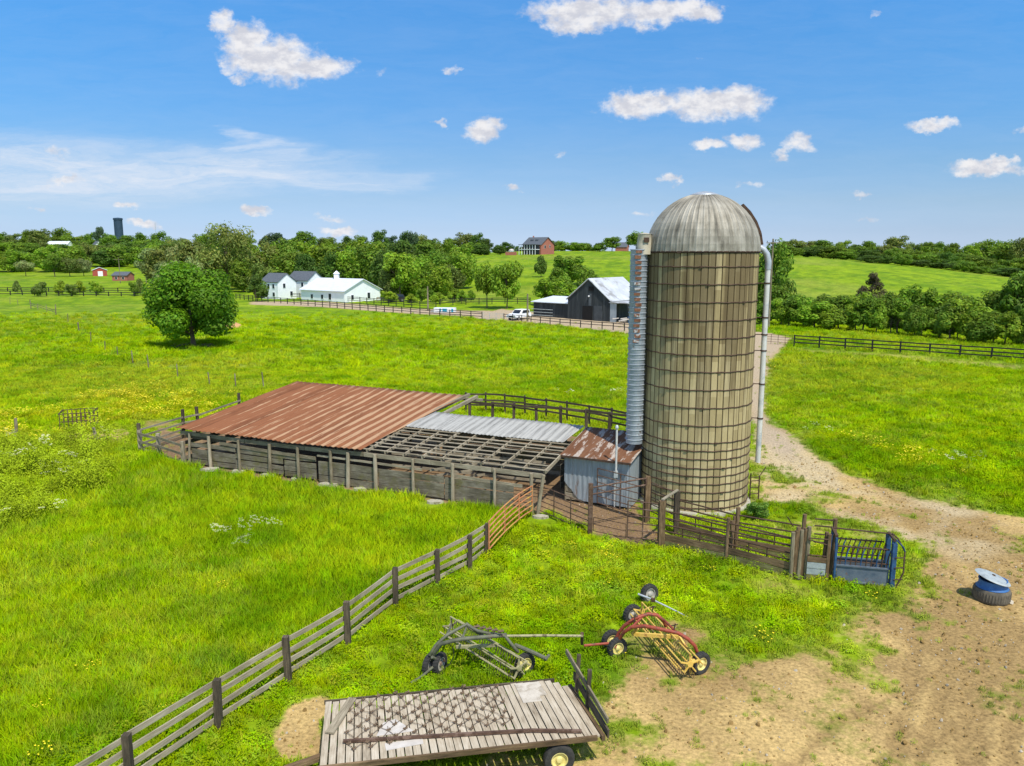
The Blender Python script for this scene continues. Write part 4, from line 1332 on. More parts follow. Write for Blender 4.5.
def squeeze_chute():
    a, b = P(834, 583), P(890, 588)
    u = (b - a).normalized(); v = Vector((-u.y, u.x, 0)); L = (b - a).length; Wd = .75
    t = thing('squeeze_chute', 'blue steel cattle squeeze chute with curved side bars at the alley end', 'cattle chute', a)
    def q(s, tt, z):
        c = a + u * s + v * tt
        return Vector((c.x, c.y, z))
    for tt, nm in ((0, 'side_panel'), (Wd, 'side_panel')):
        m = MB().beam(q(.05, tt, .38), q(L - .08, tt, .38), .04, .52)
        m.beam(q(.02, tt - .03, .66), q(L - .05, tt - .03, .66), .06, .05)
        m.beam(q(.02, tt - .03, .10), q(L - .05, tt - .03, .10), .06, .05)
        sp_ = m.build(nm, M['blue_worn'], t)
        MB().tube([q(.05, tt + .05, 1.3), q(L - .1, tt + .05, 1.3)], .028, 7).build('top_rail', M['rust_dark'], sp_)
        MB().tube([q(.05, tt + .03, .8), q(L - .1, tt + .03, .8)], .022, 7).build('mid_rail', M['rust_dark'], sp_)
        for k in range(10):
            s = .14 + (L - .3) * k / 9
            sg = 1 if tt else -1
            MB().tube([q(s, tt, .66), q(s + .02, tt - .02 * sg, .9), q(s + .06, tt + .02, 1.12), q(s + .12, tt + .07, 1.26), q(s + .14, tt + .08, 1.34)], .02, 6).build('side_bar', M['blue_paint'] if k % 3 == 1 else M['rust_dark'], sp_)
    for tt in (Wd * .85,):
        MB().tube([q(-.02, tt, 1.72), q(L + .02, tt, 1.66)], .026, 7).build('top_rail', M['rust_dark'], t)
    # tail gate frame, left
    for tt in (-.04, Wd + .04):
        MB().beam(q(-.02, tt, 0), q(-.02, tt, 1.62), .07, .08).build('frame_post', M['blue_paint'], t)
    MB().beam(q(-.02, -.04, 1.66), q(-.02, Wd + .04, 1.66), .1, .08).build('frame_header', M['rust_dark'], t)
    # head gate, right
    for tt in (-.06, Wd + .06):
        MB().beam(q(L + .02, tt, 0), q(L + .02, tt, 1.58), .14, .13).build('frame_post', M['blue_paint'], t)
    MB().beam(q(L + .02, -.06, 1.68), q(L + .02, Wd + .06, 1.64), .08, .07).build('frame_header', M['rust_dark'], t)
    for tt in (.2, .5):
        MB().beam(q(L + .1, tt, .15), q(L + .1, tt, 1.6), .04, .1).build('head_bar', M['blue_paint'], t)
    MB().tube([q(L + .12, -.12, .02), q(L + .34, -.1, .6), q(L + .36, .0, 1.3), q(L + .2, .3, 1.62), q(L + .05, .5, 1.72)], .026, 7).build('handle_arm', M['rust_dark'], t)
    MB().tube([q(L + .05, -.12, 1.72), q(L + .3, -.05, 1.45), q(L + .36, 0, 1.3)], .024, 7).build('handle_arm', M['blue_paint'], t)
    for z in (.35, .75, 1.1):
        MB().tube([q(L + .05, -.13, z), q(L + .34, -.1, z + .03)], .02, 6).build('latch', M['rust_dark'], t)
    MB().beam(q(-.1, Wd / 2, .03), q(L + .2, Wd / 2, .03), Wd, .05).build('floor_plate', M['rust_dark'], t)


squeeze_chute()

# ------------------------------------------------------------------ machinery


def wheel(t, c, axis, r, w, rimmat, rim=.55, tread=True):
    """tyre with lugs and a dished rim, as one part with two sub-parts"""
    c = Vector(c); ax = Vector(axis).normalized()
    e = part_empty('wheel', t)
    m = MB().lathe([(r * rim, -w * .38), (r * .80, -w * .5), (r * .95, -w * .42), (r, -w * .2), (r, w * .2), (r * .95, w * .42), (r * .80, w * .5), (r * rim, w * .38), (r * rim, -w * .38)], 28, c, ax)
    q = Vector((0, 0, 1)).rotation_difference(ax)
    if tread:
        for k in range(22):
            a = 2 * math.pi * k / 22
            p = c + q @ Vector((r * math.cos(a), r * math.sin(a), 0))
            tn = q @ Vector((-math.sin(a), math.cos(a), 0))
            m.beam(p - ax * w * .36, p + ax * w * .36, r * .10, r * .05, (p - c).normalized())
    m.build('tyre', M['rubber'], e)
    for s in (1,):
        MB().lathe([(r * rim, -w * .30), (r * rim, w * .34), (r * rim * .9, w * .36), (r * rim * .82, w * .1), (r * rim * .42, w * .12), (r * rim * .36, w * .3), (r * rim * .3, w * .36), (0.002, w * .38)], 24, c, ax).build('rim', rimmat, e)
        MB().lathe([(r * rim * .98, -w * .28), (r * rim * .5, -w * .1), (0.002, -w * .12)], 24, c, ax).build('rim_back', rimmat, e)
    return e


def wheel_px(t, px, py, r, w, axis, rimmat, rim=.55):
    g = P(px, py)
    return wheel(t, (g.x, g.y, r - .02), axis, r, w, rimmat, rim)


def reel(t, a, b, rad, nb, mat, tine, tilt=(0, 0, 1)):
    a = Vector(a); b = Vector(b); ax = (b - a).normalized()
    x = ax.cross(Vector((0, 0, 1))).normalized(); y = x.cross(ax).normalized()
    re_ = part_empty('reel', t)
    for k in range(nb):
        an = 2 * math.pi * k / nb + .3
        o = x * math.cos(an) * rad + y * math.sin(an) * rad
        MB().tube([a + o, b + o], .022, 7).build('tine_bar', mat, re_)
        n = 30
        tm = MB()
        for i in range(n):
            p = (a + o).lerp(b + o, (i + .5) / n)
            tm.tube([p, p + Vector((0, 0, -.11)) + ax * .02, p + Vector((0, 0, -.23)) + x * .03], .008, 4, False)
        tm.build('tine_row', tine, re_)
    for p in (a, b):
        m = MB()
        for k in range(nb):
            an = 2 * math.pi * k / nb + .3
            m.beam(p, p + x * math.cos(an) * rad * 1.05 + y * math.sin(an) * rad * 1.05, .05, .03)
        m.lathe([(.08, -.03), (.08, .03), (.001, .03)], 12, p, ax)
        m.build('end_spider', mat, re_)
    # stripper bars beneath
    for k in range(2):
        o = y * (-rad * .2) + x * (rad * 1.35 * (1 if k else -1))
        MB().tube([a + o, b + o], .02, 6).build('side_rail', mat, re_)
    return re_


def rake_red():
    t = thing('hay_rake', 'old side-delivery hay rake with red arched frame and yellow tine reel', 'hay rake', P(655, 655))
    wax = Vector((.42, -.9, .0))
    wheel_px(t, 617, 657, .29, .17, wax, M['rim_yellow'], .6)
    wheel_px(t, 611, 649, .29, .17, wax, M['rim_yellow'], .6)
    wheel_px(t, 700, 673, .30, .17, (.5, -.86, 0), M['rim_yellow'], .6)
    wheel_px(t, 632, 623, .30, .17, (.45, -.89, 0), M['rim_grey'], .6)
    a = P(642, 611, .5); b = P(690, 664, .48)
    reel(t, a, b, .27, 5, M['yellow_paint'], M['iron'])
    MB().tube([P(616, 639, .45), P(619, 632, .65), P(625, 625, .95), P(636, 618, 1.15), P(648, 614, 1.2), P(657, 615, 1.18), P(663, 620, 1.05), P(666, 626, .8)], .05, 9).build('frame_arch', M['red_paint'], t)
    MB().tube([P(618, 641, .45), P(624, 632, .8), P(632, 627, 1.02), P(645, 626, 1.1), P(660, 629, 1.12), P(678, 633, 1.05), P(688, 639, .9), P(695, 646, .7), P(698, 655, .42)], .052, 9).build('frame_arch', M['red_paint'], t)
    MB().tube([P(633, 626, 1.0), P(642, 617, 1.15)], .035, 8).build('cross_tube', M['red_paint'], t)
    MB().tube([P(676, 632, 1.06), P(664, 620, 1.05)], .035, 8).build('cross_tube', M['red_paint'], t)
    MB().beam(P(632, 634, .6), P(679, 637, .7), .06, .1).build('support_bar', M['yellow_paint'], t)
    MB().beam(P(632, 634, .6), P(638, 628, .9), .05, .07).build('support_bar', M['yellow_paint'], t)
    MB().beam(P(679, 637, .7), P(689, 652, .45), .05, .08).build('support_bar', M['yellow_paint'], t)
    MB().tube([P(690, 661, .48), P(697, 661, .40), P(700, 662, .3)], .06, 8).build('wheel_arm', M['yellow_paint'], t)
    MB().beam(P(692, 656, .5), P(692, 674, .02), .14, .03).build('end_plate', M['yellow_paint'], t)
    MB().tube([P(614, 643, .29), P(606, 643.5, .32), P(584, 645.5, .3)], .035, 7).build('tongue', M['red_paint'], t)
    MB().tube([P(615, 648, .3), P(617, 641, .45)], .035, 7).build('axle', M['red_paint'], t)
    for (px, py, z) in ((652, 612, 1.22), (674, 630, 1.12), (634, 622, 1.1)):
        g = P(px, py, z)
        MB().tube([g, g + Vector((.03, 0, .18))], .018, 6).build('lever', M['rust_dark'], t)
        MB().tube([g + Vector((-.08, 0, .12)), g + Vector((.1, 0, .16))], .015, 6).build('lever', M['rust_dark'], t)


def rake_grey():
    t = thing('hay_rake', 'weathered olive grey side-delivery hay rake with a long drawbar', 'hay rake', P(470, 662))
    wheel_px(t, 525, 673, .29, .16, (.55, -.83, 0), M['rim_yellow'], .62)
    wheel_px(t, 440, 673, .29, .16, (.9, -.45, 0), M['rim_grey'], .62)
    wheel_px(t, 430, 674, .29, .16, (.9, -.45, 0), M['rim_grey'], .62)
    a = P(451, 626, .55); b = P(519, 668, .5)
    reel(t, a, b, .28, 5, M['rake_pale'], M['iron'])
    MB().tube([P(431, 660, .4), P(435, 652, .7), P(441, 644, .95), P(452, 641, 1.1), P(462, 639, 1.12), P(485, 637, 1.08), P(506, 635, 1.0)], .055, 9).build('frame_arch', M['rake_olive'], t)
    MB().tube([P(430, 655, .6), P(436, 645, .9), P(447, 635, 1.1), P(467, 624, 1.18), P(475, 630, 1.1), P(483, 636, .95)], .045, 9).build('frame_arch', M['rake_olive'], t)
    MB().tube([P(467, 625, 1.15), P(478, 631, 1.12), P(492, 634, 1.05), P(505, 636, 1.0), P(512, 645, .8), P(518, 652, .55)], .045, 9).build('frame_arch', M['rake_olive'], t)
    MB().tube([P(506, 636, .95), P(545, 635.5, .85), P(583, 636, .75)], .035, 8).build('drawbar', M['rake_pale'], t)
    MB().beam(P(582, 634, .78), P(582, 643, .45), .08, .14).build('hitch', M['rust_dark'], t)
    MB().tube([P(515, 645, .7), P(532, 652, .62), P(547, 659, .5)], .055, 8).build('jack_arm', M['rake_olive'], t)
    MB().tube([P(545, 660, .5), P(549, 655, .55)], .04, 8).build('jack_foot', M['rake_olive'], t)
    MB().beam(P(456, 647, .7), P(498, 645, .75), .05, .08).build('support_bar', M['rake_pale'], t)
    MB().tube([P(519, 664, .5), P(523, 663, .42), P(526, 663, .3)], .06, 8).build('wheel_arm', M['rim_yellow'], t)
    MB().beam(P(516, 668, .4), P(517, 679, .03), .3, .03).build('end_plate', M['rake_olive'], t)
    MB().tube([P(440, 661, .33), P(432, 657, .6)], .04, 8).build('caster_fork', M['rake_olive'], t)
    MB().tube([P(411, 683, .05), P(421, 677, .12), P(433, 667, .3)], .035, 8).build('prop_arm', M['rake_olive'], t)
    MB().tube([P(453, 648, .9), P(454, 656, .6), P(450, 664, .3), P(444, 668, .2)], .012, 6).build('hose', M['rubber'], t)
    for k in range(5):
        g = P(476 + k * 6, 629 + k * 1.2, 1.12)
        MB().tube([g, g + Vector((.05, .02, .12))], .02, 6).tube([g + Vector((-.06, 0, .06)), g + Vector((.1, 0, .08))], .03, 6).build('gear_link', M['iron'], t)
    for (p, q_) in (((451, 625, .8), (447, 635, 1.1)), ((462, 639, 1.12), (467, 626, 1.1)), ((506, 636, 1.0), (493, 633, 1.05))):
        MB().tube([P(*p), P(*q_)], .03, 7).build('brace', M['rake_olive'], t)


rake_red()
rake_grey()


def axle_wheel():
    g = P(649, 603)
    t = thing('axle_wheel', 'single wheel standing in the grass with a long thin steel axle', 'wheel', g)
    wheel(t, (g.x, g.y, .3), (.5, -.85, .12), .32, .19, M['rim_grey'], .62)
    MB().tube([P(638, 594, .5), P(650, 598.5, .42), P(668, 607, .25), P(688, 617, .06)], [.035, .03, .022, .018], 8).build('axle_shaft', M['galv'], t)
    MB().box(P(653, 600, .42), (.12, .1, .1)).build('axle_clamp', M['rust_dark'], t)


axle_wheel()

DZ = .78
FL, FR, NR = P(325, 702, DZ), P(564, 679, DZ), P(601, 736, DZ)
TU = (FR - FL).normalized(); TVv = (NR - FR); TVv = (TVv - TU * TVv.dot(TU)); TWD = TVv.length; TV = TVv.normalized(); TL = (FR - FL).length
TCORR = (NR - FR).dot(TU)


def D(s, w, z=0.0):   # wagon deck frame, s along (0 left, TL right), w from far to near edge
    c = FL + TU * (s + TCORR * w / TWD * (s / TL)) + TV * w
    return Vector((c.x, c.y, DZ + z))


def wagon():
    t = thing('hay_wagon', 'flatbed farm wagon with weathered plank deck and a stake rack at one end', 'wagon', D(TL / 2, TWD / 2, -DZ))
    n = 34
    dk = MB()
    for k in range(n):
        s = TL * (k + .5) / n; w = TL / n - random.choice([.012, .016, .022, .03])
        if k > n - 3: continue
        dk.beam(D(s, .0 + random.uniform(-.03, .05), -.02 + random.uniform(-.006, .006)), D(s, TWD + random.uniform(-.04, .0), -.02 + random.uniform(-.006, .006)), w, .04)
    for k in range(2):
        s = TL - .08 - k * .17
        dk.beam(D(s, .12 + .18 * (1 - k), -.02), D(s, TWD - .02, -.02), .15, .04)
    dk.build('deck', M['wood_deck'], t)
    for w in (.45, TWD / 2, TWD - .45):
        MB().beam(D(.05, w, -.12), D(TL - .05, w, -.12), .1, .16).build('stringer', M['wood_dark'], t)
    MB().beam(D(-.02, TWD + .03, -.02), D(TL * .985, TWD + .02, -.02), .05, .11).build('edge_rail', M['wood_brown'], t)
    MB().beam(D(-.02, -.05, -.04), D(TL * .96, -.05, -.04), .05, .09).build('edge_rail', M['wood_dark'], t)
    MB().beam(D(TL + .04, TWD * .0 + .3, -.03), D(TL + .04, TWD + .05, -.03), .08, .12).build('end_sill', M['wood_brown'], t)
    for s in (1.0, TL - .85):
        MB().beam(D(s, .2, -.42), D(s, TWD - .2, -.42), .12, .12).build('axle', M['rust_dark'], t)
        for w in (.55, TWD - .55):
            MB().beam(D(s, w, -.4), D(s, w, -.15), .12, .14).build('bolster', M['rust_dark'], t)
    for s in (1.0, TL - .75):
        for w in (.12, TWD - .05):
            c = D(s - .12, w, 0); c.z = .33
            wheel(t, c, TV if w > 1 else -TV, .34, .22, M['rim_yellow'], .55, False)
    # stake rack
    for px, py0, py1 in ((581, 697, 661), (592.5, 712, 676)):
        w = {581: .55, 592.5: 1.25}[px]
        b = D(TL + .10, w, -.2)
        MB().beam(b, b + Vector((.06, .02, 1.1)), .09, .09).build('stake', M['wood_dark'], t)
    MB().beam(D(TL + .05, .0, .72), D(TL + .16, TWD - .05, .30), .04, .13).build('rack_board', M['wood_grey'], t)
    MB().beam(D(TL + .12, .35, .28), D(TL + .14, TWD + .05, .06), .04, .20).build('rack_board', M['wood_dark'], t)
    # drawbar at the left end
    MB().beam(D(.6, TWD / 2, -.4), D(-1.3, TWD * .78, -.5), .12, .12).build('tongue', M['wood_brown'], t)
    return t


wagon()


def deck_load():
    # spike harrow mat
    nx, ny = 20, 9
    s0, s1, w0, w1 = .55, 3.95, .05, 1.95
    chain = MB(); tines = chain
    def node(i, j):
        r_ = random.Random(i * 131 + j * 17)
        f = i / nx
        wl_ = w0 + (w1 - w0) * (j / ny) * (1 - .18 * f) + .05 * math.sin(i * .7)
        return D(s0 + (s1 - s0) * f + r_.uniform(-.06, .06), wl_ + r_.uniform(-.05, .05), .025)
    for i in range(nx + 1):
        for j in range(ny + 1):
            if (i + j) % 2: continue
            p = node(i, j)
            # keep clear of the pale sheet near the left end
            for di, dj in ((1, 1), (1, -1)):
                if 0 <= i + di <= nx and 0 <= j + dj <= ny:
                    q_ = node(i + di, j + dj)
                    if random.random() < .06: continue
                    mid = p.lerp(q_, .5) + Vector((random.uniform(-.03, .03), random.uniform(-.03, .03), .015))
                    chain.tube([p, mid, q_], .006, 5, False)
            r_ = random.random()
            tines.tube([p + Vector((0, 0, -.02)), p + Vector((random.uniform(-.06, .06), random.uniform(-.06, .06), .07 + .04 * r_))], [.014, .007], 5)
            tines.tube([p + Vector((-.05, 0, .01)), p + Vector((.05, .02, .02))], .016, 5)
            tines.tube([p + Vector((0, -.05, .015)), p + Vector((.03, .05, .03))], .014, 5)
    
    tag(chain.build('chain_harrow', M['iron'], None, D(2.4, TWD / 2, .01)), 'tangled rusty chain harrow with spikes spread over the wagon deck', 'harrow')
    # sheets and boards
    def sheet(pts, z, name, mat, label, cat, th=.012):
        m = MB(); up = [D(a, b, z) for a, b in pts]; lo = [D(a, b, z - th) for a, b in pts]
        m.face(up); m.face(lo[::-1])
        for k in range(len(up)):
            k2 = (k + 1) % len(up)
            m.face([lo[k], lo[k2], up[k2], up[k]])
        # keep normals up
        tag(m.build(name, mat, None, lo[0]), label, cat)
    sheet([(1.28, 1.08), (1.55, .98), (1.9, 1.5), (1.12, 1.55)], .016, 'metal_sheet', M['sheet_white'], 'torn white sheet lying under the harrow on the wagon deck', 'sheet')
    sheet([(1.28, 1.83), (2.05, 1.80), (2.06, 1.98), (1.30, 2.08)], .016, 'metal_sheet', M['sheet_white'], 'narrow white strip on the near edge of the wagon deck', 'sheet')
    sheet([(4.42, .03), (5.02, .03), (5.04, .62), (4.86, .64), (4.86, .85), (4.42, .86)], .02, 'plywood_sheet', M['ply'], 'notched pale plywood piece on the far side of the wagon deck', 'board', .016)
    tag(MB().beam(D(.62, .02, .04), D(.16, 1.30, .04), .19, .04).build('loose_plank', M['wood_pale'], None, D(.4, .6, .02)), 'loose plank lying aslant across the left end of the wagon deck', 'plank')
    m = MB().beam(D(.45, 1.66, .05), D(4.3, 1.98, .05), .06, .06)
    m.beam(D(4.3, 1.98, .05), D(5.3, 2.2, .05), .06, .06)
    tag(m.build('steel_bar', M['rust_pipe'], None, D(2.5, 1.8, .02)), 'long rusty steel bar lying along the near edge of the wagon deck', 'bar')


deck_load()


def feeder():
    g = P(991, 599)
    t = thing('mineral_feeder', 'blue mineral tub with tilted grey lid set in a big old tyre', 'feeder', g)
    r = .53
    m = MB().lathe([(.36, .02), (r * .95, 0), (r, .05), (r, .34), (r * .95, .40), (.40, .41), (.36, .36), (.36, .02)], 40, g)
    for k in range(40):
        a = 2 * math.pi * k / 40; c = g + Vector(((r - .006) * math.cos(a), (r - .006) * math.sin(a), .2))
        m.beam(c + Vector((0, 0, -.13)), c + Vector((0, 0, .13)), .03, .026)
    m.build('tyre', M['rubber_dusty'], t)
    MB().lathe([(.36, .34), (.47, .42), (.44, .47), (.40, .52), (.40, .66), (.42, .68), (.38, .68), (.37, .5), (.34, .42)], 36, g).build('tub', M['blue_tub'], t)
    ax = (.30, -.10, 1)
    c = g + Vector((-.02, -.02, .765))
    lid = MB().lathe([(0.002, .05), (.3, .035), (.50, .0), (.53, -.025), (.51, -.04), (.3, -.01), (0.002, .01)], 36, c, ax).build('lid', M['lid_grey'], t)
    MB().lathe([(.05, .03), (.05, .075), (.001, .085)], 12, c, ax).build('knob', M['rust_dark'], lid)


feeder()

# hay ring far left
def hay_feeder():
    g = P(79, 430)
    t = thing('hay_feeder', 'rusty bar hay feeder standing in the pasture left of the pen', 'feeder', g)
    a, b = P(60, 431), P(95, 428.5)
    u = (b - a).normalized(); v = Vector((-u.y, u.x, 0))
    L = (b - a).length
    for tt in (0, 1.5):
        for z in (.15, .55, 1.05):
            MB().tube([a + v * tt + Vector((0, 0, z)), b + v * tt + Vector((0, 0, z))], .026, 6).build('rail', M['rust_dark'], t)
        for k in range(9):
            p = a.lerp(b, k / 8) + v * tt
            MB().tube([p + Vector((0, 0, 0)), p + Vector((.05, 0, 1.08))], .026, 6).build('upright', M['rust_pipe'], t)
    for p in (a, b):
        for z in (.15, 1.05):
            MB().tube([p + Vector((0, 0, z)), p + v * 1.5 + Vector((0, 0, z))], .04, 6).build('rail', M['rust_dark'], t)


hay_feeder()

# flat stones along the shed foot
STN = []
for k, (px, py, s) in enumerate([(211, 470, .55), (238, 472, .4), (267, 476, .38), (296, 480, .3), (330, 485, .5), (359, 490, .35), (434, 503, .4), (541, 518, .35)]):
    g = P(px, py); STN.append((g.x, g.y))
    m = MB(); nn = 9
    ring = [(s * (.8 + .4 * random.random()) * math.cos(2 * math.pi * q / nn), s * .6 * (.8 + .4 * random.random()) * math.sin(2 * math.pi * q / nn)) for q in range(nn)]
    lo = [g + Vector((x, y, -.05)) for x, y in ring]; hi = [g + Vector((x * .92, y * .92, .09 + .02 * random.random())) for x, y in ring]
    m.face(hi)
    for q in range(nn): m.face([lo[q], lo[(q + 1) % nn], hi[(q + 1) % nn], hi[q]])
    names = ['first flat pale stone from the left at the foot of the shed wall', 'second flat pale stone from the left at the foot of the shed wall', 'third flat pale stone from the left at the foot of the shed wall', 'fourth, smaller flat stone at the foot of the shed wall', 'broad flat stone where the shed planks turn smoother', 'flat stone below the last post of the rusty roof', 'flat stone alone in the grass below the bare lattice roof', 'flat stone beside the leaning post at the shed opening']
    tag(m.build('flat_stone', M['stone'], None, g), names[k], 'stone', 'flat stones along the shed foot')

# ------------------------------------------------------------------ far buildings


def gable(name, label, cat, c, L, Wd, eave, ridge, rot, wmat, rmat, over=.35, wins=(), door=None, doormat=None, zoff=0.0, group=None, into=None):
    """gabled building; local x along the ridge, +x end is the gable seen from the camera"""
    c = Vector(c)
    t = into or thing(name, label, cat, c, group)
    X = Vector((math.cos(rot), math.sin(rot), 0)); Y_ = Vector((-math.sin(rot), math.cos(rot), 0))

    def q(x, y, z): return c + X * x + Y_ * y + Vector((0, 0, z + zoff))
    m = MB()
    for s in (1, -1):
        m.face([q(s * L / 2, -Wd / 2, -1.5), q(s * L / 2, Wd / 2, -1.5), q(s * L / 2, Wd / 2, eave), q(s * L / 2, 0, ridge), q(s * L / 2, -Wd / 2, eave)][::s])
        m.face([q(-L / 2, s * Wd / 2, -1.5), q(L / 2, s * Wd / 2, -1.5), q(L / 2, s * Wd / 2, eave), q(-L / 2, s * Wd / 2, eave)][::-s])
    m.build('wall', wmat, t)
    r = MB()
    sl_ = (ridge - eave) / (Wd / 2)
    for s in (1, -1):
        e = Wd / 2 + over; ze = eave - sl_ * over
        top = [q(-L / 2 - over, 0, ridge + .12), q(L / 2 + over, 0, ridge + .12), q(L / 2 + over, s * e, ze + .12), q(-L / 2 - over, s * e, ze + .12)]
        bot = [p - Vector((0, 0, .14)) for p in top]
        r.face(top if s < 0 else top[::-1]); r.face(bot[::-1] if s < 0 else bot)
        for k in range(1, 4):
            k2 = (k + 1) % 4
            r.face([bot[k], bot[k2], top[k2], top[k]])
    ro = r.build('roof', rmat, t)

    def opening(side, u, z, w, h, nm, mat, fm):
        if side == 'g': f = lambda a, zz, o: q(L / 2 + o, a, zz)
        else: f = lambda a, zz, o: q(a, -Wd / 2 - o, zz) if side == 'l' else q(a, Wd / 2 + o, zz)
        fr = MB().beam(f(u - w / 2 - .08, z, .03), f(u + w / 2 + .08, z, .03), .06, h + .16).build(nm, fm, t)
        MB().beam(f(u - w / 2, z, .06), f(u + w / 2, z, .06), .05, h).build('pane' if nm == 'window' else 'leaf_panel', mat, fr)
    for (side, u, z, w, h) in wins: opening(side, u, z, w, h, 'window', M['glass_dark'], wmat if wmat is M['white_paint'] else M['white_paint'])
    if door: opening(*door, 'door', doormat or M['dark_void'], M['white_paint'] if doormat else M['dark_void'])
    return t, q, ro


hc = at(279, 190)
fh, _a, _b = gable('farmhouse', 'white two-storey farmhouse with dark grey roofs and two gabled wings', 'house', hc, 6.0, 5.6, 4.0, 5.9, R(-33), M['white_paint'], M['roof_slate'], .2,
      [('g', -.9, 3.1, .7, 1.0), ('g', 1.2, 1.2, .7, 1.0), ('l', 1.6, 3.0, .7, 1.0), ('l', -.1, 3.0, .7, 1.0), ('l', 1.6, 1.1, .7, .9)])
hc = at(306, 196)
gable('farmhouse', '', 'house', hc, 7.4, 5.4, 4.1, 6.1, R(-33), M['white_paint'], M['roof_slate'], .2,
      [('g', -.6, 3.2, .7, 1.0), ('l', 1.9, 3.1, .7, 1.0), ('l', -.8, 3.1, .7, 1.0)], into=fh)
bc = at(341, 184)
wb, wq, wro = gable('white_barn', 'long low white barn with pale metal roof and a little cupola', 'barn', bc, 14.6, 11.0, 2.5, 4.9, R(-36), M['white_paint'], M['roof_white'], .4,
                    [('l', -3.5, 1.0, .7, .9), ('l', 0, 1.0, .7, .9), ('l', 2.6, 1.1, .8, 1.3), ('g', -3.2, 1.0, .7, 1.0), ('g', 1.8, 1.2, .8, 1.3)])
cu = MB()
for s in range(4):
    a0, a1 = math.pi / 4 + s * math.pi / 2, math.pi / 4 + (s + 1) * math.pi / 2
    p = lambda a, r, z: wq(-1.2, 0, 0) + Vector((r * math.cos(a), r * math.sin(a), z))
    cu.face([p(a0, .75, 4.7), p(a1, .75, 4.7), p(a1, .75, 6.0), p(a0, .75, 6.0)])
    cu.face([p(a0, .95, 6.0), p(a1, .95, 6.0), wq(-1.2, 0, 6.75)])
cu.build('cupola', M['white_paint'], wro)

# black tobacco barn
bl = Vector((9.2, 130.6, 0)); br = Vector((15.5, 125.2, 0))
fdir = (br - bl).normalized(); bdir = Vector((-fdir.y, fdir.x, 0))
bw = (br - bl).length; bL = 9.8
bcn = (bl + br) / 2 + bdir * bL / 2
bcn.z = float(gz(bcn.x, bcn.y))
rot = math.atan2(-bdir.y, -bdir.x)
bb, bq, bro = gable('black_barn', 'black board barn with pale tin roof, open doorway and side lean-tos', 'barn', bcn, bL, bw, 3.35, 6.6, rot, M['black_barn'], M['roof_tin'], .25)
# barn local: +x is the front; local +y = left or right of the front
sgn = 1 if (bq(0, 1, 0) - bq(0, 0, 0)).dot(fdir) > 0 else -1


def fb(a, x, z):   # a along the front to the right, x outwards from the front wall
    return bq(bL / 2 + x, a * sgn, z)


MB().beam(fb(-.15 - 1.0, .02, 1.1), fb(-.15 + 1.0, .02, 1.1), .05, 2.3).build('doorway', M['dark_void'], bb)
MB().beam(fb(1.9 - .75, .05, 1.15), fb(1.9 + .75, .05, 1.15), .06, 2.4).build('sliding_door', simple('barn_door', sl(56, 60, 62), sl(72, 76, 78), 1.5, .8), bb)
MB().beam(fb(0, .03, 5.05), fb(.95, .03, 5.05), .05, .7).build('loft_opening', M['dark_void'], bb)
MB().beam(fb(.05, .04, 3.3), fb(.55, .04, 3.3), .05, 1.9).build('loft_door', simple('loft_door', sl(72, 78, 80), sl(88, 92, 94), 1.5, .8), bb)
lm = MB().lathe([(.002, .1), (.12, .05), (.14, -.1), (.05, -.16)], 10, fb(.2, .25, 3.9))
lm.build('yard_lamp_shade', M['white_paint'], bb)
for k in range(14):
    a = -bw / 2 + .3 + k * (bw - .6) / 13
    MB().beam(fb(a, .02, .3), fb(a, .02, 3.2), .03, .04, (1, 0, 0)).build('batten', M['black_barn'], bb)
# right lean-to
ln = MB()
for (x0, a0, x1, a1, h0, h1) in ((.0, bw / 2, 0, bw / 2 + 1.2, 3.1, 2.85),):
    ln.face([fb(a0, x0 - .02, -1), fb(a1, x1 - .02, -1), fb(a1, x1 - .02, h1), fb(a0, x0 - .02, h0)])
ln.build('lean_to_wall', M['galv_blue'], bb)
MB().beam(fb(bw / 2 + 2.0, -bL / 2, 3.0), fb(bw / 2 + 2.0, .2, 3.0), 4.2, .12).build('lean_to_roof', M['roof_tin'], bb)
for x in (-.3, -3.5, -6.8, -9.5):
    MB().beam(fb(bw / 2 + 3.8, x, -.5), fb(bw / 2 + 3.8, x, 2.95), .18, .18).build('lean_to_post', M['wood_dark'], bb)
MB().beam(fb(bw / 2 + .6, -bL, 1.2), fb(bw / 2 + 3.9, -bL, 1.2), .1, 3.4).build('lean_to_wall', M['black_barn'], bb)
# left shed
lw = 7.6
m = MB()
P0 = [fb(-bw / 2 - lw, -.4, 0), fb(-bw / 2 - .02, -.4, 0), fb(-bw / 2 - .02, -6, 0), fb(-bw / 2 - lw, -6, 0)]
hs = [2.5, 2.5, 3.1, 3.1]
for k in range(4):
    a, b = P0[k], P0[(k + 1) % 4]
    m.face([a + Vector((0, 0, -1)), b + Vector((0, 0, -1)), b + Vector((0, 0, hs[(k + 1) % 4])), a + Vector((0, 0, hs[k]))])
m.build('side_shed_wall', M['black_barn'], bb)
m = MB().face([fb(-bw / 2 - lw - .3, 0, 2.55), fb(-bw / 2 - .02, 0, 2.55), fb(-bw / 2 - .02, -6.3, 3.25), fb(-bw / 2 - lw - .3, -6.3, 3.25)][::sgn])
rs = MB()
pt4 = [fb(-bw / 2 - lw - .3, 0, 2.55), fb(-bw / 2 - .05, 0, 2.55), fb(-bw / 2 - .05, -6.3, 3.25), fb(-bw / 2 - lw - .3, -6.3, 3.25)]
rs.face(pt4); lo4 = [p - Vector((0, 0, .12)) for p in pt4]; rs.face(lo4[::-1])
for k in range(4): rs.face([lo4[k], lo4[(k + 1) % 4], pt4[(k + 1) % 4], pt4[k]])
rs.build('side_shed_roof', M['roof_white'], bb)
gt = MB()
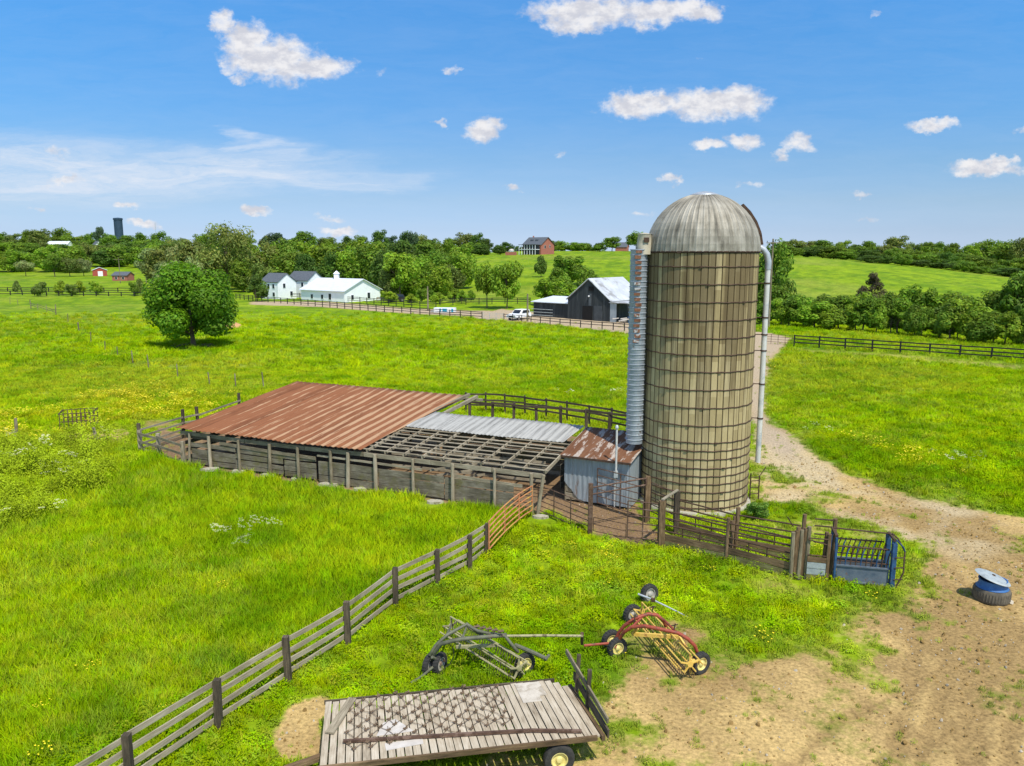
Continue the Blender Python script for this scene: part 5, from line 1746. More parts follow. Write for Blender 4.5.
for z in (.3, .8, 1.3):
    gt.tube([fb(-bw / 2 - lw, .2, z), fb(-bw / 2 - 3.0, .2, z)], .05, 5)
gt.build('shed_rail', M['lid_grey'], bb)
# things under the right lean-to
g = fb(bw / 2 + 2.3, .4, 0)
m = MB()
for k in range(9):
    o = Vector((random.uniform(-.9, .9), random.uniform(-.5, .5), 0)) + g
    m.beam(o + Vector((-.5, 0, .1 + .06 * k)), o + Vector((.5, random.uniform(-.3, .3), .15 + .07 * k)), .3, .12)
tag(m.build('lumber_pile', M['sheet_white'], None, g), 'heap of pale boards and scrap at the mouth of the black barn lean-to', 'scrap pile')
g = fb(bw / 2 + 3.2, -.8, 0)
tag(MB().lathe([(.25, 0), (.32, .05), (.34, .45), (.32, .5), (.34, .55), (.32, .9), (.28, .92), (.001, .9)], 18, g).build('barrel', M['blue_tub'], None, g), 'blue barrel under the black barn lean-to', 'barrel')


def car(name, label, c, head, body, glass, L=4.5, Wd=1.85, cat='car', pickup=False):
    c = Vector(c); t = thing(name, label, cat, c)
    X = Vector((math.cos(head), math.sin(head), 0)); Y_ = Vector((-math.sin(head), math.cos(head), 0))
    def q(x, y, z): return c + X * x + Y_ * y + Vector((0, 0, z))
    prof = [(-L / 2, .45), (-L / 2 + .05, .95), (-L / 2 + .2, 1.02), (L * .18, 1.04), (L / 2 - .15, .92), (L / 2, .75), (L / 2 + .02, .4)]
    m = MB(); hw = Wd / 2
    n = len(prof)
    for s in (1, -1):
        m.face([q(x, s * hw, z) for x, z in prof][::-s])
    for k in range(n):
        a, b = prof[k], prof[(k + 1) % n]
        m.face([q(a[0], -hw, a[1]), q(a[0], hw, a[1]), q(b[0], hw, b[1]), q(b[0], -hw, b[1])])
    m.build('body', body, t)
    cab = [(-L / 2 + .15, 1.0), (-L / 2 + .45, 1.62), (L * .02, 1.66), (L * .2, 1.02)]
    m = MB()
    for s in (1, -1): m.face([q(x, s * (hw - .06 - .1 * (z > 1.3)), z) for x, z in cab][::-s])
    for k in range(3):
        a, b = cab[k], cab[k + 1]
        wa, wb2 = hw - .06 - .1 * (a[1] > 1.3), hw - .06 - .1 * (b[1] > 1.3)
        m.face([q(a[0], -wa, a[1]), q(a[0], wa, a[1]), q(b[0], wb2, b[1]), q(b[0], -wb2, b[1])])
    m.build('cabin', body, t)
    ws = [q(L * .19, -.72, 1.08), q(L * .19, .72, 1.08), q(L * .05, .66, 1.58), q(L * .05, -.66, 1.58)]
    o = (X + Vector((0, 0, .4))) * .05
    MB().face([p + o for p in ws]).build('windscreen', glass, t)
    for s in (1, -1):
        MB().face([q(-L * .4, s * (hw - .01), 1.1), q(L * .1, s * (hw - .01), 1.1), q(0, s * (hw - .1), 1.55), q(-L * .36, s * (hw - .1), 1.55)][::s]).build('side_window', glass, t)
        MB().beam(q(L / 2 + .02, s * .6 - .18, .75), q(L / 2 + .02, s * .6 + .18, .75), .04, .16).build('headlight', M['galv'], t)
    MB().beam(q(L / 2 + .03, -.4, .68), q(L / 2 + .03, .4, .68), .04, .2).build('grille', M['dark_void'], t)
    for x in (-L * .3, L * .3):
        for s in (1, -1):
            wheel(t, q(x, s * (hw - .05), .34), Y_ * s, .35, .22, M['rim_grey'], .6, False)


car('parked_car', 'white off-roader parked on the gravel left of the black barn', at(519, 129.5), R(235), M['white_paint'], M['glass_dark'], cat='car')
car('parked_car', 'small dark car half hidden at the right end of the white barn', at(396, 178), R(200), M['black_board'], M['glass_dark'], 4.0, 1.7)
g = at(384, 177)
m = MB()
for k in range(6): m.beam(g + Vector((-1.5, -.9 + k * .3, .35)), g + Vector((1.6, -.9 + k * .3, .35)), .26, .06)
for s in (-1.4, 0, 1.4): m.beam(g + Vector((s, -1, 0)), g + Vector((s, -1, 1.0)), .12, .12)
m.beam(g + Vector((-1.5, -1, .95)), g + Vector((1.6, -1, .95)), .06, .3)
tag(m.build('wood_deck', M['wood_pale'], None, g), 'tan wooden deck with rail at the end of the white barn', 'deck')
g = at(445, 146)
t = thing('white_trailer', 'low white container with blue green panels beside the lane fence', 'container', g)
MB().box(g + Vector((0, 0, .45)), (3.9, 1.6, .8), R(-8)).build('body', M['white_paint'], t)
X = Vector((math.cos(R(-8)), math.sin(R(-8)), 0)); N_ = Vector((X.y, -X.x, 0))
for (a, b) in ((-.85, -.55), (-.3, .55), (1.35, 1.75)):
    MB().beam(g + X * a + N_ * .81 + Vector((0, 0, .45)), g + X * b + N_ * .81 + Vector((0, 0, .45)), .03, .6).build('panel', M['teal'], t)
MB().box(g + Vector((-2.2, -.1, .25)), (.8, .5, .3), R(-8)).build('nose_box', M['galv'], t)

# brick house on the hill
hc = at(538.5, 440)
bh, hq, hro = gable('brick_house', 'large red brick house with grey roof on top of the green hill', 'house', hc, 13, 11.2, 5.2, 9.0, R(-42), M['brick'], M['roof_slate'], .5,
                    [('g', -2.3, 3.9, 1.2, 1.6), ('g', 1.8, 4.1, .9, 1.3)])
MB().beam(hq(-6.4, -7.4, 5.1), hq(5.6, -7.4, 5.1), 4.2, .25).build('porch_roof', M['roof_slate'], bh)
MB().beam(hq(-6.4, -7.4, 2.5), hq(5.6, -7.4, 2.5), 3.8, .25).build('porch_floor', M['white_paint'], bh)
for k in range(7):
    MB().beam(hq(-6.2 + k * 1.92, -9.1, -1), hq(-6.2 + k * 1.92, -9.1, 5.0), .22, .22).build('porch_column', M['white_paint'], bh)
MB().beam(hq(-6, -5.7, 2.4), hq(5.5, -5.7, 2.4), .1, 4.7).build('painted_porch_shade', M['glass_dark'], bh)  # dark sheet painted in place of the shade under the porch
dmr = MB()
for s in (-2.2, 1.2):
    dmr.beam(hq(s, -3.2, 7.2), hq(s, -1.0, 7.2), 1.8, 1.3)
dmr.build('dormer', M['roof_slate'], hro)
MB().beam(hq(-4.5, 1, 8.6), hq(-4.5, 1, 9.9), .8, .8).build('chimney', M['brick'], hro)
g = at(511, 428)
tag(MB().beam(at(505.5, 429) + Vector((0, 0, .6)), at(516.5, 427) + Vector((0, 0, .6)), .4, 2.2).build('garden_wall', M['brick'], None, g), 'low red brick wall left of the hilltop house', 'wall')
g = at(511.5, 433)
tag(MB().lathe([(.06, 0), (.06, 2.2), (1.6, 2.3), (1.4, 2.6), (.7, 3.1), (.01, 3.25)], 12, g).build('patio_umbrella', M['sheet_white'], None, g), 'pale patio umbrella beside the brick wall on the hilltop', 'umbrella')

gable('red_barn', 'small red barn with white door among far trees on the left', 'barn', at(100, 400), 7, 6.4, 3.0, 4.3, R(-62), M['red_barn'], M['roof_white'], .3, [], ('g', .2, 1.2, 2.0, 2.4), M['white_paint'])
gable('brick_cottage', 'small brick cottage with dark roof near the left utility poles', 'house', at(123.5, 330), 6.6, 5, 2.3, 3.6, R(-8), M['brick'], M['roof_slate'], .3, [('l', -1.5, 1.2, .9, 1.0), ('l', 1.6, 1.2, .9, 1.0)])
gable('ridge_house', 'white house glimpsed between the trees on the far left ridge', 'house', at(60, 790), 22, 9, 4, 7, R(-5), M['white_paint'], M['roof_white'], .4, [('l', -6, 2, 1.2, 1.6), ('l', 0, 2, 1.2, 1.6), ('l', 6, 2, 1.2, 1.6)])
gable('ridge_house', 'grey roofed white house left of the tall water tower', 'house', at(98, 760), 12, 9, 4, 8.5, R(-50), M['white_paint'], M['roof_slate'], .4, [('g', 0, 2.5, 1.2, 1.6)])
gable('far_house', 'small brick house behind the hill just left of the silo', 'house', at(622, 560), 8, 7, 3, 6, R(-20), M['brick'], M['roof_slate'], .4)

g = at(120.2, 880)
t = thing('water_tower', 'tall dark blue cylindrical water tower on the left skyline', 'water tower', g)
zt = zrow(218, 880) - g.z
MB().lathe([(4.4, -4), (4.4, zt - 2.2)], 28, g).build('tank', M['tower_blue'], t)
MB().lathe([(4.45, zt - 2.2), (4.9, zt - 1.9), (4.9, zt - .4), (4.2, zt), (.01, zt + .5)], 28, g).build('cap', M['tower_blue'], t)
for k in range(1, 9):
    MB().lathe([(4.42, zt * k / 9 - .1), (4.5, zt * k / 9), (4.42, zt * k / 9 + .1)], 28, g).build('weld_band', M['tower_blue'], t)


def pole(px, Y, h, label, arm=2.2):
    g = at(px, Y)
    t = thing('utility_pole', label, 'utility pole', g)
    MB().tube([g + Vector((0, 0, -.5)), g + Vector((0, 0, h))], [.17, .12], 8).build('shaft', M['wood_grey'], t)
    if arm:
        for dz in (.6,):
            MB().beam(g + Vector((-arm / 2, -.15, h - dz)), g + Vector((arm / 2, -.15, h - dz)), .1, .12).build('cross_arm', M['wood_grey'], t)
        for s in (-.45, 0, .45):
            MB().lathe([(.05, 0), (.06, .12), (.03, .2)], 6, g + Vector((s * arm, -.15, h - .5))).build('insulator', M['glass_dark'], t)


pole(120.5, 300, 9.5, 'utility pole with cross arm in front of the brick cottage', 3.6)
pole(146.5, 290, 4.5, 'short bare pole right of the brick cottage', 0)
pole(428, 150, 4.6, 'bare wooden pole left of the white container', 0)
pole(527.5, 126, 4.4, 'thin pole at the corner of the black barn side shed', 0)
pole(768.5, 118, 13.1, 'tall utility pole whose cross arm shows right of the silo dome', 2.0)
g = at(157, 900)
tag(MB().tube([g, g + Vector((0, 0, 30))], [.35, .15], 6).build('radio_mast', M['galv'], None, g), 'thin radio mast on the left skyline right of the water tower', 'mast')

# ------------------------------------------------------------------ far fences


def lin(pxs):
    """fence line from (column, distance) points, posts about every step metres"""
    return [at(a, b) for a, b in pxs]


def dens(pts, step):
    out = [pts[0]]
    for a, b in zip(pts, pts[1:]):
        n = max(1, round((b - a).length / step))
        out += [a.lerp(b, k / n) for k in range(1, n + 1)]
    return out


def gy(px, py):
    g = P(px, py); return g


BK = M['black_board']
board_fence('paddock_fence', 'black three-board fence along the lane on the right', 'fence', dens([gy(794, 346), gy(900, 353.5), gy(1024, 362), gy(1180, 376)], 2.9), 1.35, .13, (.45, .85, 1.25), .13, BK, per_span=False, rthick=.04)
board_fence('paddock_fence', 'front black fence across the field at far left', 'fence', dens([gy(-60, 293), gy(147, 295.5)], 3.8), 1.3, .2, (.5, 1.15), .16, BK, per_span=False, rthick=.05)
board_fence('paddock_fence', 'rear black fence behind hedge plants at far left', 'fence', dens([gy(-60, 289.5), gy(160, 290.5)], 4.2), 1.3, .2, (.5, 1.15), .18, BK, per_span=False, rthick=.05)
board_fence('paddock_fence', 'black fence on the near side of the lane, from lone tree to the wire gate', 'fence', dens([gy(236, 299), gy(262, 302), gy(330, 307.5), gy(420, 315), gy(482, 319.5)], 2.6), 1.3, .14, (.5, .9, 1.2), .10, BK, per_span=False, rthick=.04)
board_fence('paddock_fence', 'black fence below the black barn, right of the wire gate', 'fence', dens([gy(504, 320.5), gy(560, 326), gy(636, 332)], 2.0), 1.1, .13, (.6, 1.0), .09, BK, per_span=False, rthick=.04)
board_fence('paddock_fence', 'black fence on the far side of the lane before the white buildings', 'fence', dens([gy(255, 297.5), gy(300, 299), gy(360, 303), gy(420, 308), gy(436, 309)], 2.8), 1.3, .14, (.5, .9, 1.2), .10, BK, per_span=False, rthick=.04)
board_fence('paddock_fence', 'black fence running behind the two lane trees to the white container', 'fence', dens([gy(440, 306), gy(505, 306), gy(530, 306.5)], 2.6), 1.3, .15, (.5, .9, 1.2), .12, BK, per_span=False, rthick=.04)
tg = thing('wire_gate', 'pale wire gate in the lane fence left of the black barn', 'gate', gy(482, 319.5))
a, b = gy(483, 319.6), gy(503, 320.6)
for z in (.2, .45, .7, .95, 1.15): MB().tube([a + Vector((0, 0, z)), b + Vector((0, 0, z))], .02, 5).build('rail', M['galv'], tg)
for f in (0, .33, .66, 1): MB().tube([a.lerp(b, f) + Vector((0, 0, .0)), a.lerp(b, f) + Vector((0, 0, 1.2))], .03, 5).build('stile', M['galv'], tg)
tg = thing('wire_gate', 'pale wire gate across the lane right of the silo', 'gate', gy(766, 344))
a, b = gy(764, 343.5), gy(792, 345.5)
for z in (.3, .6, .9, 1.15): MB().tube([a + Vector((0, 0, z)), b + Vector((0, 0, z))], .022, 5).build('rail', M['rust_pipe'], tg)
for f in (0, .25, .5, .75, 1): MB().tube([a.lerp(b, f), a.lerp(b, f) + Vector((0, 0, 1.2))], .03, 5).build('stile', M['rust_pipe'], tg)

# old wire fence in the left meadow
wp = [(-10, 302), (10, 303), (18, 304), (31, 307.5), (38, 309), (47, 312), (56, 314), (68, 322), (79, 332), (91, 343), (105, 351), (118, 357), (133, 363), (149, 369), (178, 378), (210, 386), (236, 388), (264, 388)]
t = thing('wire_fence', 'old wire fence of thin grey posts straggling across the left meadow', 'fence', gy(10, 303))
tops = []
for k, (px, py) in enumerate(wp):
    g = gy(px, py); h = random.uniform(1.0, 1.4) * (1.5 if k in (3, 6) else 1)
    MB().tube([g + Vector((0, 0, -.2)), g + Vector((random.uniform(-.12, .12), 0, h))], [.09, .08] if k in (3, 6, 8) else [.05, .045], 6).build('post', M['wood_grey'], t)
    tops.append(g)
for z in (.45, .8, 1.0):
    MB().tube([p + Vector((0, 0, z)) for p in tops], .004, 4, False).build('wire', M['rust_dark'], t)
for (a, b) in ((3, 4), (4, 6)):
    for z in (.5, .85): MB().beam(tops[a] + Vector((0, 0, z)), tops[b] + Vector((0, 0, z - .2)), .04, .1).build('rail', M['wood_grey'], t)
for k, (px, py, h, ln_, lb) in enumerate([(16.5, 436, 1.1, (.05, 0), 'lone weathered post above the white-flowered weeds at far left'), (99.5, 448, 1.2, (-.25, 0), 'leaning grey post between the hay feeder and the pen')]):
    g = P(px, py)
    tag(MB().tube([g + Vector((0, 0, -.2)), g + Vector((ln_[0], ln_[1], h))], [.10, .085], 8).build('fence_post', M['wood_grey'], None, g), lb, 'post')

# soil mound by the lone tree
g = P(233, 327)
m = MB(); nr_ = 7; nn = 22
def mp(i, k):
    a = 2 * math.pi * k / nn; r = i / nr_
    x = 1.35 * r * math.cos(a); y = 1.6 * r * math.sin(a)
    return g + Vector((x * (1 + .15 * math.sin(3 * a)), y, 1.05 * (1 - r) ** .8 * (1 + .25 * (float(vnoise(x, y, .5, 77)) - .5)) - .05))
for i in range(nr_):
    for k in range(nn):
        m.face([mp(i, k), mp(i + 1, k), mp(i + 1, k + 1), mp(i, k + 1)], None, True)
tag(m.build('soil_mound', M['mound'], None, g), 'heap of orange soil right of the lone round tree', 'soil heap')

# ------------------------------------------------------------------ trees


def crown_mesh(name, nl, leaf, seed, kind='round', lobes=22, fill=.25, z0=.16, big=1.0):
    r = np.random.default_rng(seed)
    C_, Rr = [], []
    while len(C_) < lobes:
        p = r.uniform(-1, 1, 3)
        d = np.linalg.norm(p)
        if d > 1 or d < .45: continue
        if kind == 'cone':
            z = r.uniform(0, 1); rad = (1 - z) ** .8 * .42; a = r.uniform(0, 6.28)
            C_.append([rad * math.cos(a), rad * math.sin(a), z0 + (1 - z0) * z * .93]); Rr.append(r.uniform(.09, .14)); continue
        if kind == 'tall':
            C_.append([p[0] * .30, p[1] * .30, z0 + (1 - z0) * (.5 + .44 * p[2])]); Rr.append(r.uniform(.10, .17)); continue
        if p[2] < -.5: p[2] *= .75
        C_.append([p[0] * .37, p[1] * .37, z0 + (1 - z0) * (.47 + .36 * p[2])]); Rr.append(r.uniform(.08, .185) * big)
    C_ = np.array(C_); Rr = np.array(Rr)
    wgt = Rr ** 2; wgt /= wgt.sum()
    li = r.choice(lobes, nl, p=wgt)
    d = r.normal(size=(nl, 3)); d /= np.linalg.norm(d, axis=1, keepdims=True)
    rad = Rr[li] * np.where(r.random(nl) < fill, r.uniform(.2, 1, nl), r.uniform(.82, 1.12, nl))
    pos = C_[li] + d * rad[:, None] * np.array([1, 1, .85])
    rr = np.percentile(np.hypot(pos[:, 0], pos[:, 1]), 99)
    pos[:, :2] *= .5 / rr; C_[:, :2] *= .5 / rr
    zt = np.percentile(pos[:, 2], 99.5); zf = (1 - z0) / (zt - z0)
    pos[:, 2] = z0 + (pos[:, 2] - z0) * zf; C_[:, 2] = z0 + (C_[:, 2] - z0) * zf
    pos[:, 2] = np.maximum(pos[:, 2], .01)
    nrm = d + r.normal(size=(nl, 3)) * .42 + np.array([0, 0, .45]); nrm /= np.linalg.norm(nrm, axis=1, keepdims=True)
    ref = r.normal(size=(nl, 3))
    u = np.cross(nrm, ref); u /= np.linalg.norm(u, axis=1, keepdims=True)
    v = np.cross(nrm, u)
    s = leaf * r.uniform(.6, 1.35, nl)[:, None]
    quad = np.stack([pos - u * s, pos - v * s * .55, pos + u * s, pos + v * s * .55], 1)
    me = bpy.data.meshes.new(name)
    V = quad.reshape(-1, 3).astype(np.float32)
    me.vertices.add(len(V)); me.vertices.foreach_set('co', V.ravel())
    me.loops.add(nl * 4); me.loops.foreach_set('vertex_index', np.arange(nl * 4, dtype=np.int32))
    me.polygons.add(nl); me.polygons.foreach_set('loop_start', np.arange(0, nl * 4, 4, dtype=np.int32)); me.polygons.foreach_set('loop_total', np.full(nl, 4, np.int32))
    me.update(calc_edges=True)
    lt = r.uniform(.72, 1.28, lobes)
    tone = (lt[li] * r.uniform(.75, 1.25, nl))[:, None] * (1 + np.stack([r.uniform(-.12, .25, nl), np.zeros(nl), r.uniform(-.1, .1, nl)], 1))
    tone = np.concatenate([np.clip(tone, .3, 2), np.ones((nl, 1))], 1)
    a = me.attributes.new('tone', 'FLOAT_COLOR', 'POINT'); a.data.foreach_set('color', np.repeat(tone, 4, 0).astype(np.float32).ravel())
    me.materials.append(M['leaf'])
    return me, C_


def trunk_mesh(name, C_, seed, th=.022, top=.62):
    r = random.Random(seed); m = MB()
    m.tube([(0, 0, -.06), (0, 0, .08), (r.uniform(-.02, .02), r.uniform(-.02, .02), .3), (r.uniform(-.03, .03), r.uniform(-.03, .03), top)], [th * 1.3, th, th * .75, th * .3], 8)
    idx = list(range(len(C_))); r.shuffle(idx)
    for i in idx[:9]:
        c = Vector(C_[i]); z = max(.1, min(top - .1, c.z * .6))
        m.tube([(0, 0, z), (c.x * .5, c.y * .5, (z + c.z) / 2 + .02), tuple(c)], [th * .5, th * .32, th * .12], 5)
    o = m.build(name, M['bark'])
    me = o.data; bpy.data.objects.remove(o)
    return me


PROTO = {}
for key, kw in dict(round_a=dict(nl=4200, leaf=.036, seed=1, lobes=26), round_b=dict(nl=4200, leaf=.036, seed=2, lobes=20), round_c=dict(nl=3800, leaf=.038, seed=3, lobes=30, z0=.2),
                    shrub_a=dict(nl=3400, leaf=.040, seed=4, lobes=22, z0=-.12), shrub_b=dict(nl=3400, leaf=.040, seed=5, lobes=18, z0=-.12),
                    full_a=dict(nl=4600, leaf=.036, seed=14, lobes=34, z0=-.10), full_b=dict(nl=4600, leaf=.036, seed=15, lobes=28, z0=-.12), full_c=dict(nl=4600, leaf=.036, seed=16, lobes=38, z0=-.08),
                    tall=dict(nl=3600, leaf=.030, seed=6, kind='tall', lobes=26, z0=.08), cone=dict(nl=3600, leaf=.030, seed=7, kind='cone', lobes=40, z0=.05),
                    lone=dict(nl=26000, leaf=.021, seed=31, lobes=44, z0=-.05, fill=.12, big=1.12), airy=dict(nl=5200, leaf=.022, seed=9, lobes=44, z0=.12, fill=.5)).items():
    me, C_ = crown_mesh('crown', **kw)
    PROTO[key] = (me, trunk_mesh('trunk', C_, kw['seed'], .020 if key not in ('lone',) else .026, .6 if 'shrub' not in key else .35))


def tree(px, Y, top, w, key, col, name, label, cat, group=None, base=None, jit=.12):
    g = at(px, Y)
    h = zrow(top, Y) - g.z
    wm = w / F * Y
    if h < .4: h = .6
    t = thing(name, label, cat, g, group)
    t.scale = (wm, wm, h)
    t.rotation_euler = (0, 0, random.uniform(0, 6.28))
    me, tr = PROTO[key]
    c = bpy.data.objects.new('crown', me); COL.objects.link(c); c.parent = t
    k = 1 + random.uniform(-jit, jit)
    c.color = (col[0] * k * random.uniform(.92, 1.1), col[1] * k, col[2] * k, 1)
    s = bpy.data.objects.new('trunk', tr); COL.objects.link(s); s.parent = t
    return t


FRESH = (.205, .345, .020); MID = (.155, .270, .020); DARK = (.095, .180, .022); PALE = (.270, .345, .110); OLIVE = (.180, .245, .045); CEDAR = (.085, .078, .040); BLUE = (.080, .140, .060); LIME = (.27, .40, .025)
RK = ['round_a', 'round_b', 'round_c']

lt = tree(193.5, P(193.5, 347)[1], 265.5, 90, 'lone', (.150, .310, .010), 'lone_tree', 'lone round dense green tree in the pasture above the shed', 'tree')
g = P(193.5, 347)
m = MB()
for k in range(26):
    a = random.uniform(0, 6.28); p = g + Vector((random.uniform(-2.4, 2.4), random.uniform(-1.2, -.2), random.uniform(.05, .35)))
    m.tube([p, p + Vector((random.uniform(-.9, .9), random.uniform(-.4, .4), random.uniform(-.1, .35)))], [.05, .02], 5)
tag(m.build('brush_pile', M['bark'], None, g + Vector((0, -1, 0))), 'fallen branches heaped at the foot of the lone tree', 'branches')

# single trees and shrubs one can point to
for a in [
    (487, 154, 264, 27, 'round_c', FRESH, 'lane_tree', 'left of the two bright trees behind the lane fence', 'tree'),
    (507, 152, 262, 34, 'round_a', FRESH, 'lane_tree', 'right, larger of the two bright trees behind the lane fence', 'tree'),
    (541, 245, 256, 16, 'shrub_a', DARK, 'hill_shrub', 'small round dark shrub on the hillside below the brick house', 'shrub'),
    (569, 215, 256, 40, 'shrub_b', MID, 'hill_shrub', 'broad green shrub clump on the hillside behind the black barn', 'shrub'),
    (556, 196, 268, 28, 'shrub_a', MID, 'hill_shrub', 'green shrub left of the black barn gable top', 'shrub'),
    (549, 158, 279, 34, 'shrub_b', FRESH, 'hill_shrub', 'bright shrub standing behind the black barn side shed', 'shrub'),
    (570, 165, 283, 34, 'shrub_a', FRESH, 'hill_shrub', 'bright low shrub tucked behind the black barn roof', 'shrub'),
    (588, 180, 270, 26, 'shrub_b', MID, 'hill_shrub', 'mid green shrub right of the broad hillside clump', 'shrub'),
    (871.5, 188, 273, 31, 'cone', CEDAR, 'cedar_tree', 'lone dark brown green conical cedar on the right hill', 'tree'),
    (774, 150, 243, 46, 'full_b', MID, 'hedgerow_tree', 'tall green tree directly behind the right side of the silo', 'tree'),
    (228, 225, 224, 62, 'airy', OLIVE, 'old_tree', 'ragged old tree with a thin bare top above the lone tree', 'tree'),
    (151, 310, 249, 32, 'round_b', PALE, 'pale_tree', 'pale grey green rounded tree left of the lone tree', 'tree'),
    (26, 400, 261, 19, 'round_c', PALE, 'pale_tree', 'small pale round tree at far left field edge', 'tree'),
    (84, 395, 259, 17, 'round_a', PALE, 'pale_tree', 'pale flowering tree beside the red barn', 'tree'),
    (55, 385, 254, 22, 'round_b', MID, 'field_tree', 'green tree left of centre between the two pale field trees', 'tree'),
    (70, 390, 258, 20, 'round_a', OLIVE, 'field_tree', 'dull green tree just left of the pale flowering tree', 'tree'),
    (101, 780, 227, 12, 'round_b', BLUE, 'dark_tree', 'dark blue green tree left of the water tower', 'tree'),
    (256, 178, 276, 26, 'shrub_a', DARK, 'yard_shrub', 'dark bushy tree at the left corner of the white farmhouse', 'shrub'),
    (413, 640, 232, 13, 'round_c', BLUE, 'dark_tree', 'dark tree standing above the skyline behind the white barn', 'tree'),
    (400, 186, 253, 44, 'round_b', FRESH, 'woodland_tree', 'big bright tree at the right end of the white barn', 'tree'),
    (612, 500, 237, 20, 'round_a', MID, 'hilltop_tree', 'rounded tree on the hilltop left of the silo chute', 'tree'),
    (600, 480, 243, 22, 'shrub_a', MID, 'hilltop_tree', 'low bushy tree on the hilltop left of the rounded one', 'tree'),
    (636, 470, 232, 22, 'round_c', MID, 'hilltop_tree', 'tall tree on the hilltop right behind the silo chute', 'tree'),
    (1018, 118, 272, 52, 'round_b', MID, 'hedgerow_tree', 'big tree cut by the right edge of the photo', 'tree'),
]: tree(*a)

# silo-foot bush
g = P(757, 521)
t = thing('foot_bush', 'small leafy weed bush at the right foot of the silo', 'bush', g)
t.scale = (1.0, 1.0, .85)
c = bpy.data.objects.new('foliage', PROTO['shrub_b'][0]); COL.objects.link(c); c.parent = t; c.color = (.16, .30, .04, 1)

# woods
def wood(spec, group, label, name='woodland_tree', cat='tree'):
    for (px, Y, top, w, key, col) in spec: tree(px, Y, top, w, key, col, name, label, cat, group)


rnd = random.Random(5)


def row(x0, x1, step, Y0, Y1, topf, w, keys, cols, jx=.35, jt=3):
    out = []; x = x0
    while x < x1:
        X = x + rnd.uniform(-jx, jx) * step
        out.append((X, rnd.uniform(Y0, Y1), topf(X) + rnd.uniform(-jt, jt), w * rnd.uniform(.75, 1.3), rnd.choice(keys), rnd.choice(cols)))
        x += step
    return out


GR = [MID, MID, FRESH, DARK, OLIVE]
FK = ['full_a', 'full_b', 'full_c']


def belt(x0, x1, step, Y0, Y1, h, w, keys, cols):
    """a row of trees of real height h and width w metres across columns x0..x1"""
    out = []; x = x0
    while x < x1:
        X = x + rnd.uniform(-.4, .4) * step; Y = rnd.uniform(Y0, Y1)
        g = at(X, Y); hh = h * rnd.uniform(.75, 1.25)
        top = 383 - F * (Y * sp + (g.z + hh - CAMZ) * cp) / (Y * cp - (g.z + hh - CAMZ) * sp)
        out.append((X, Y, top, w * rnd.uniform(.8, 1.25) * F / Y, rnd.choice(keys), rnd.choice(cols)))
        x += step
    return out


wood(belt(-18, 112, 11, 790, 830, 16, 20, FK, [MID, OLIVE, MID, FRESH]), 'trees along the far left ridge', 'broad green tree on the crest of the far left ridge')
SLP = []
for (Y0, st, hh) in ((445, 17, 12), (490, 16, 12), (535, 15, 12), (580, 14, 11), (625, 13, 10)):
    SLP += belt(-22, 178 if Y0 > 450 else 84, st, Y0, Y0 + 18, hh, 17, FK, GR)
wood(SLP, 'trees of the wood on the left slope', 'green tree in the wood below the far left ridge')
wood(belt(112, 480, 14, 690, 740, 15, 20, FK, [MID, DARK, MID, OLIVE, BLUE]), 'trees on the skyline behind the farmhouse wood', 'small distant tree on the skyline behind the white farmhouse')
wood(row(164, 285, 17, 240, 270, lambda x: 244 + 2 * math.sin(x / 11), 36, FK + ['airy'], [OLIVE, MID, PALE, OLIVE], jt=3) + row(172, 275, 22, 212, 225, lambda x: 262, 32, FK, [OLIVE, MID, PALE], jt=4),
     'trees of the wood above the lone tree', 'olive green tree in the wood above the lone tree')
wood(row(272, 470, 17, 240, 265, lambda x: 243 + 1.5 * math.sin(x / 12), 38, FK, [FRESH, MID, MID, FRESH, DARK], jt=2.5) + row(290, 462, 19, 208, 226, lambda x: 253 + 3 * math.sin(x / 15), 38, FK, [FRESH, MID, FRESH, MID, DARK], jt=4) + row(385, 470, 17, 185, 200, lambda x: 270 + 4 * math.sin(x / 8), 30, FK, [FRESH, MID, DARK, OLIVE], jt=6),
     'trees of the wood behind the white barn', 'bright green tree in the wood behind the white barn')
wood(row(385, 475, 11, 165, 176, lambda x: 291 + rnd.uniform(-3, 3), 16, ['shrub_a', 'shrub_b'], [FRESH, LIME, MID], jt=3), 'bushes at the wood edge right of the white barn', 'low bright bush at the wood edge right of the white barn', 'edge_bush', 'bush')
wood(row(462, 600, 9, 540, 620, lambda x: 243 + 2 * math.sin(x / 10), 16, FK + ['cone'], [MID, DARK, BLUE, MID], jt=3) + row(468, 500, 10, 440, 460, lambda x: 246, 17, FK, [MID, DARK], jt=2) + row(556, 600, 9, 500, 530, lambda x: 241 + (x - 556) * .12, 17, FK, [MID, FRESH, DARK], jt=2),
     'trees round the brick house on the hill', 'green tree behind the brick house on the hill')
wood(row(785, 1060, 14, 450, 520, lambda x: 241.5 + 1.5 * math.sin(x / 19) - (3 if 885 < x < 905 else 0), 24, FK, GR, jt=3) + row(790, 1060, 14, 385, 410, lambda x: 248 + max(0, x - 860) * .07, 26, FK, [MID, FRESH, MID, DARK], jt=3) + row(870, 1060, 14, 345, 370, lambda x: 254 + max(0, x - 880) * .11, 28, FK, [MID, FRESH, DARK], jt=3),
     'trees along the crest of the right hill', 'green tree along the wooded crest of the right hill')
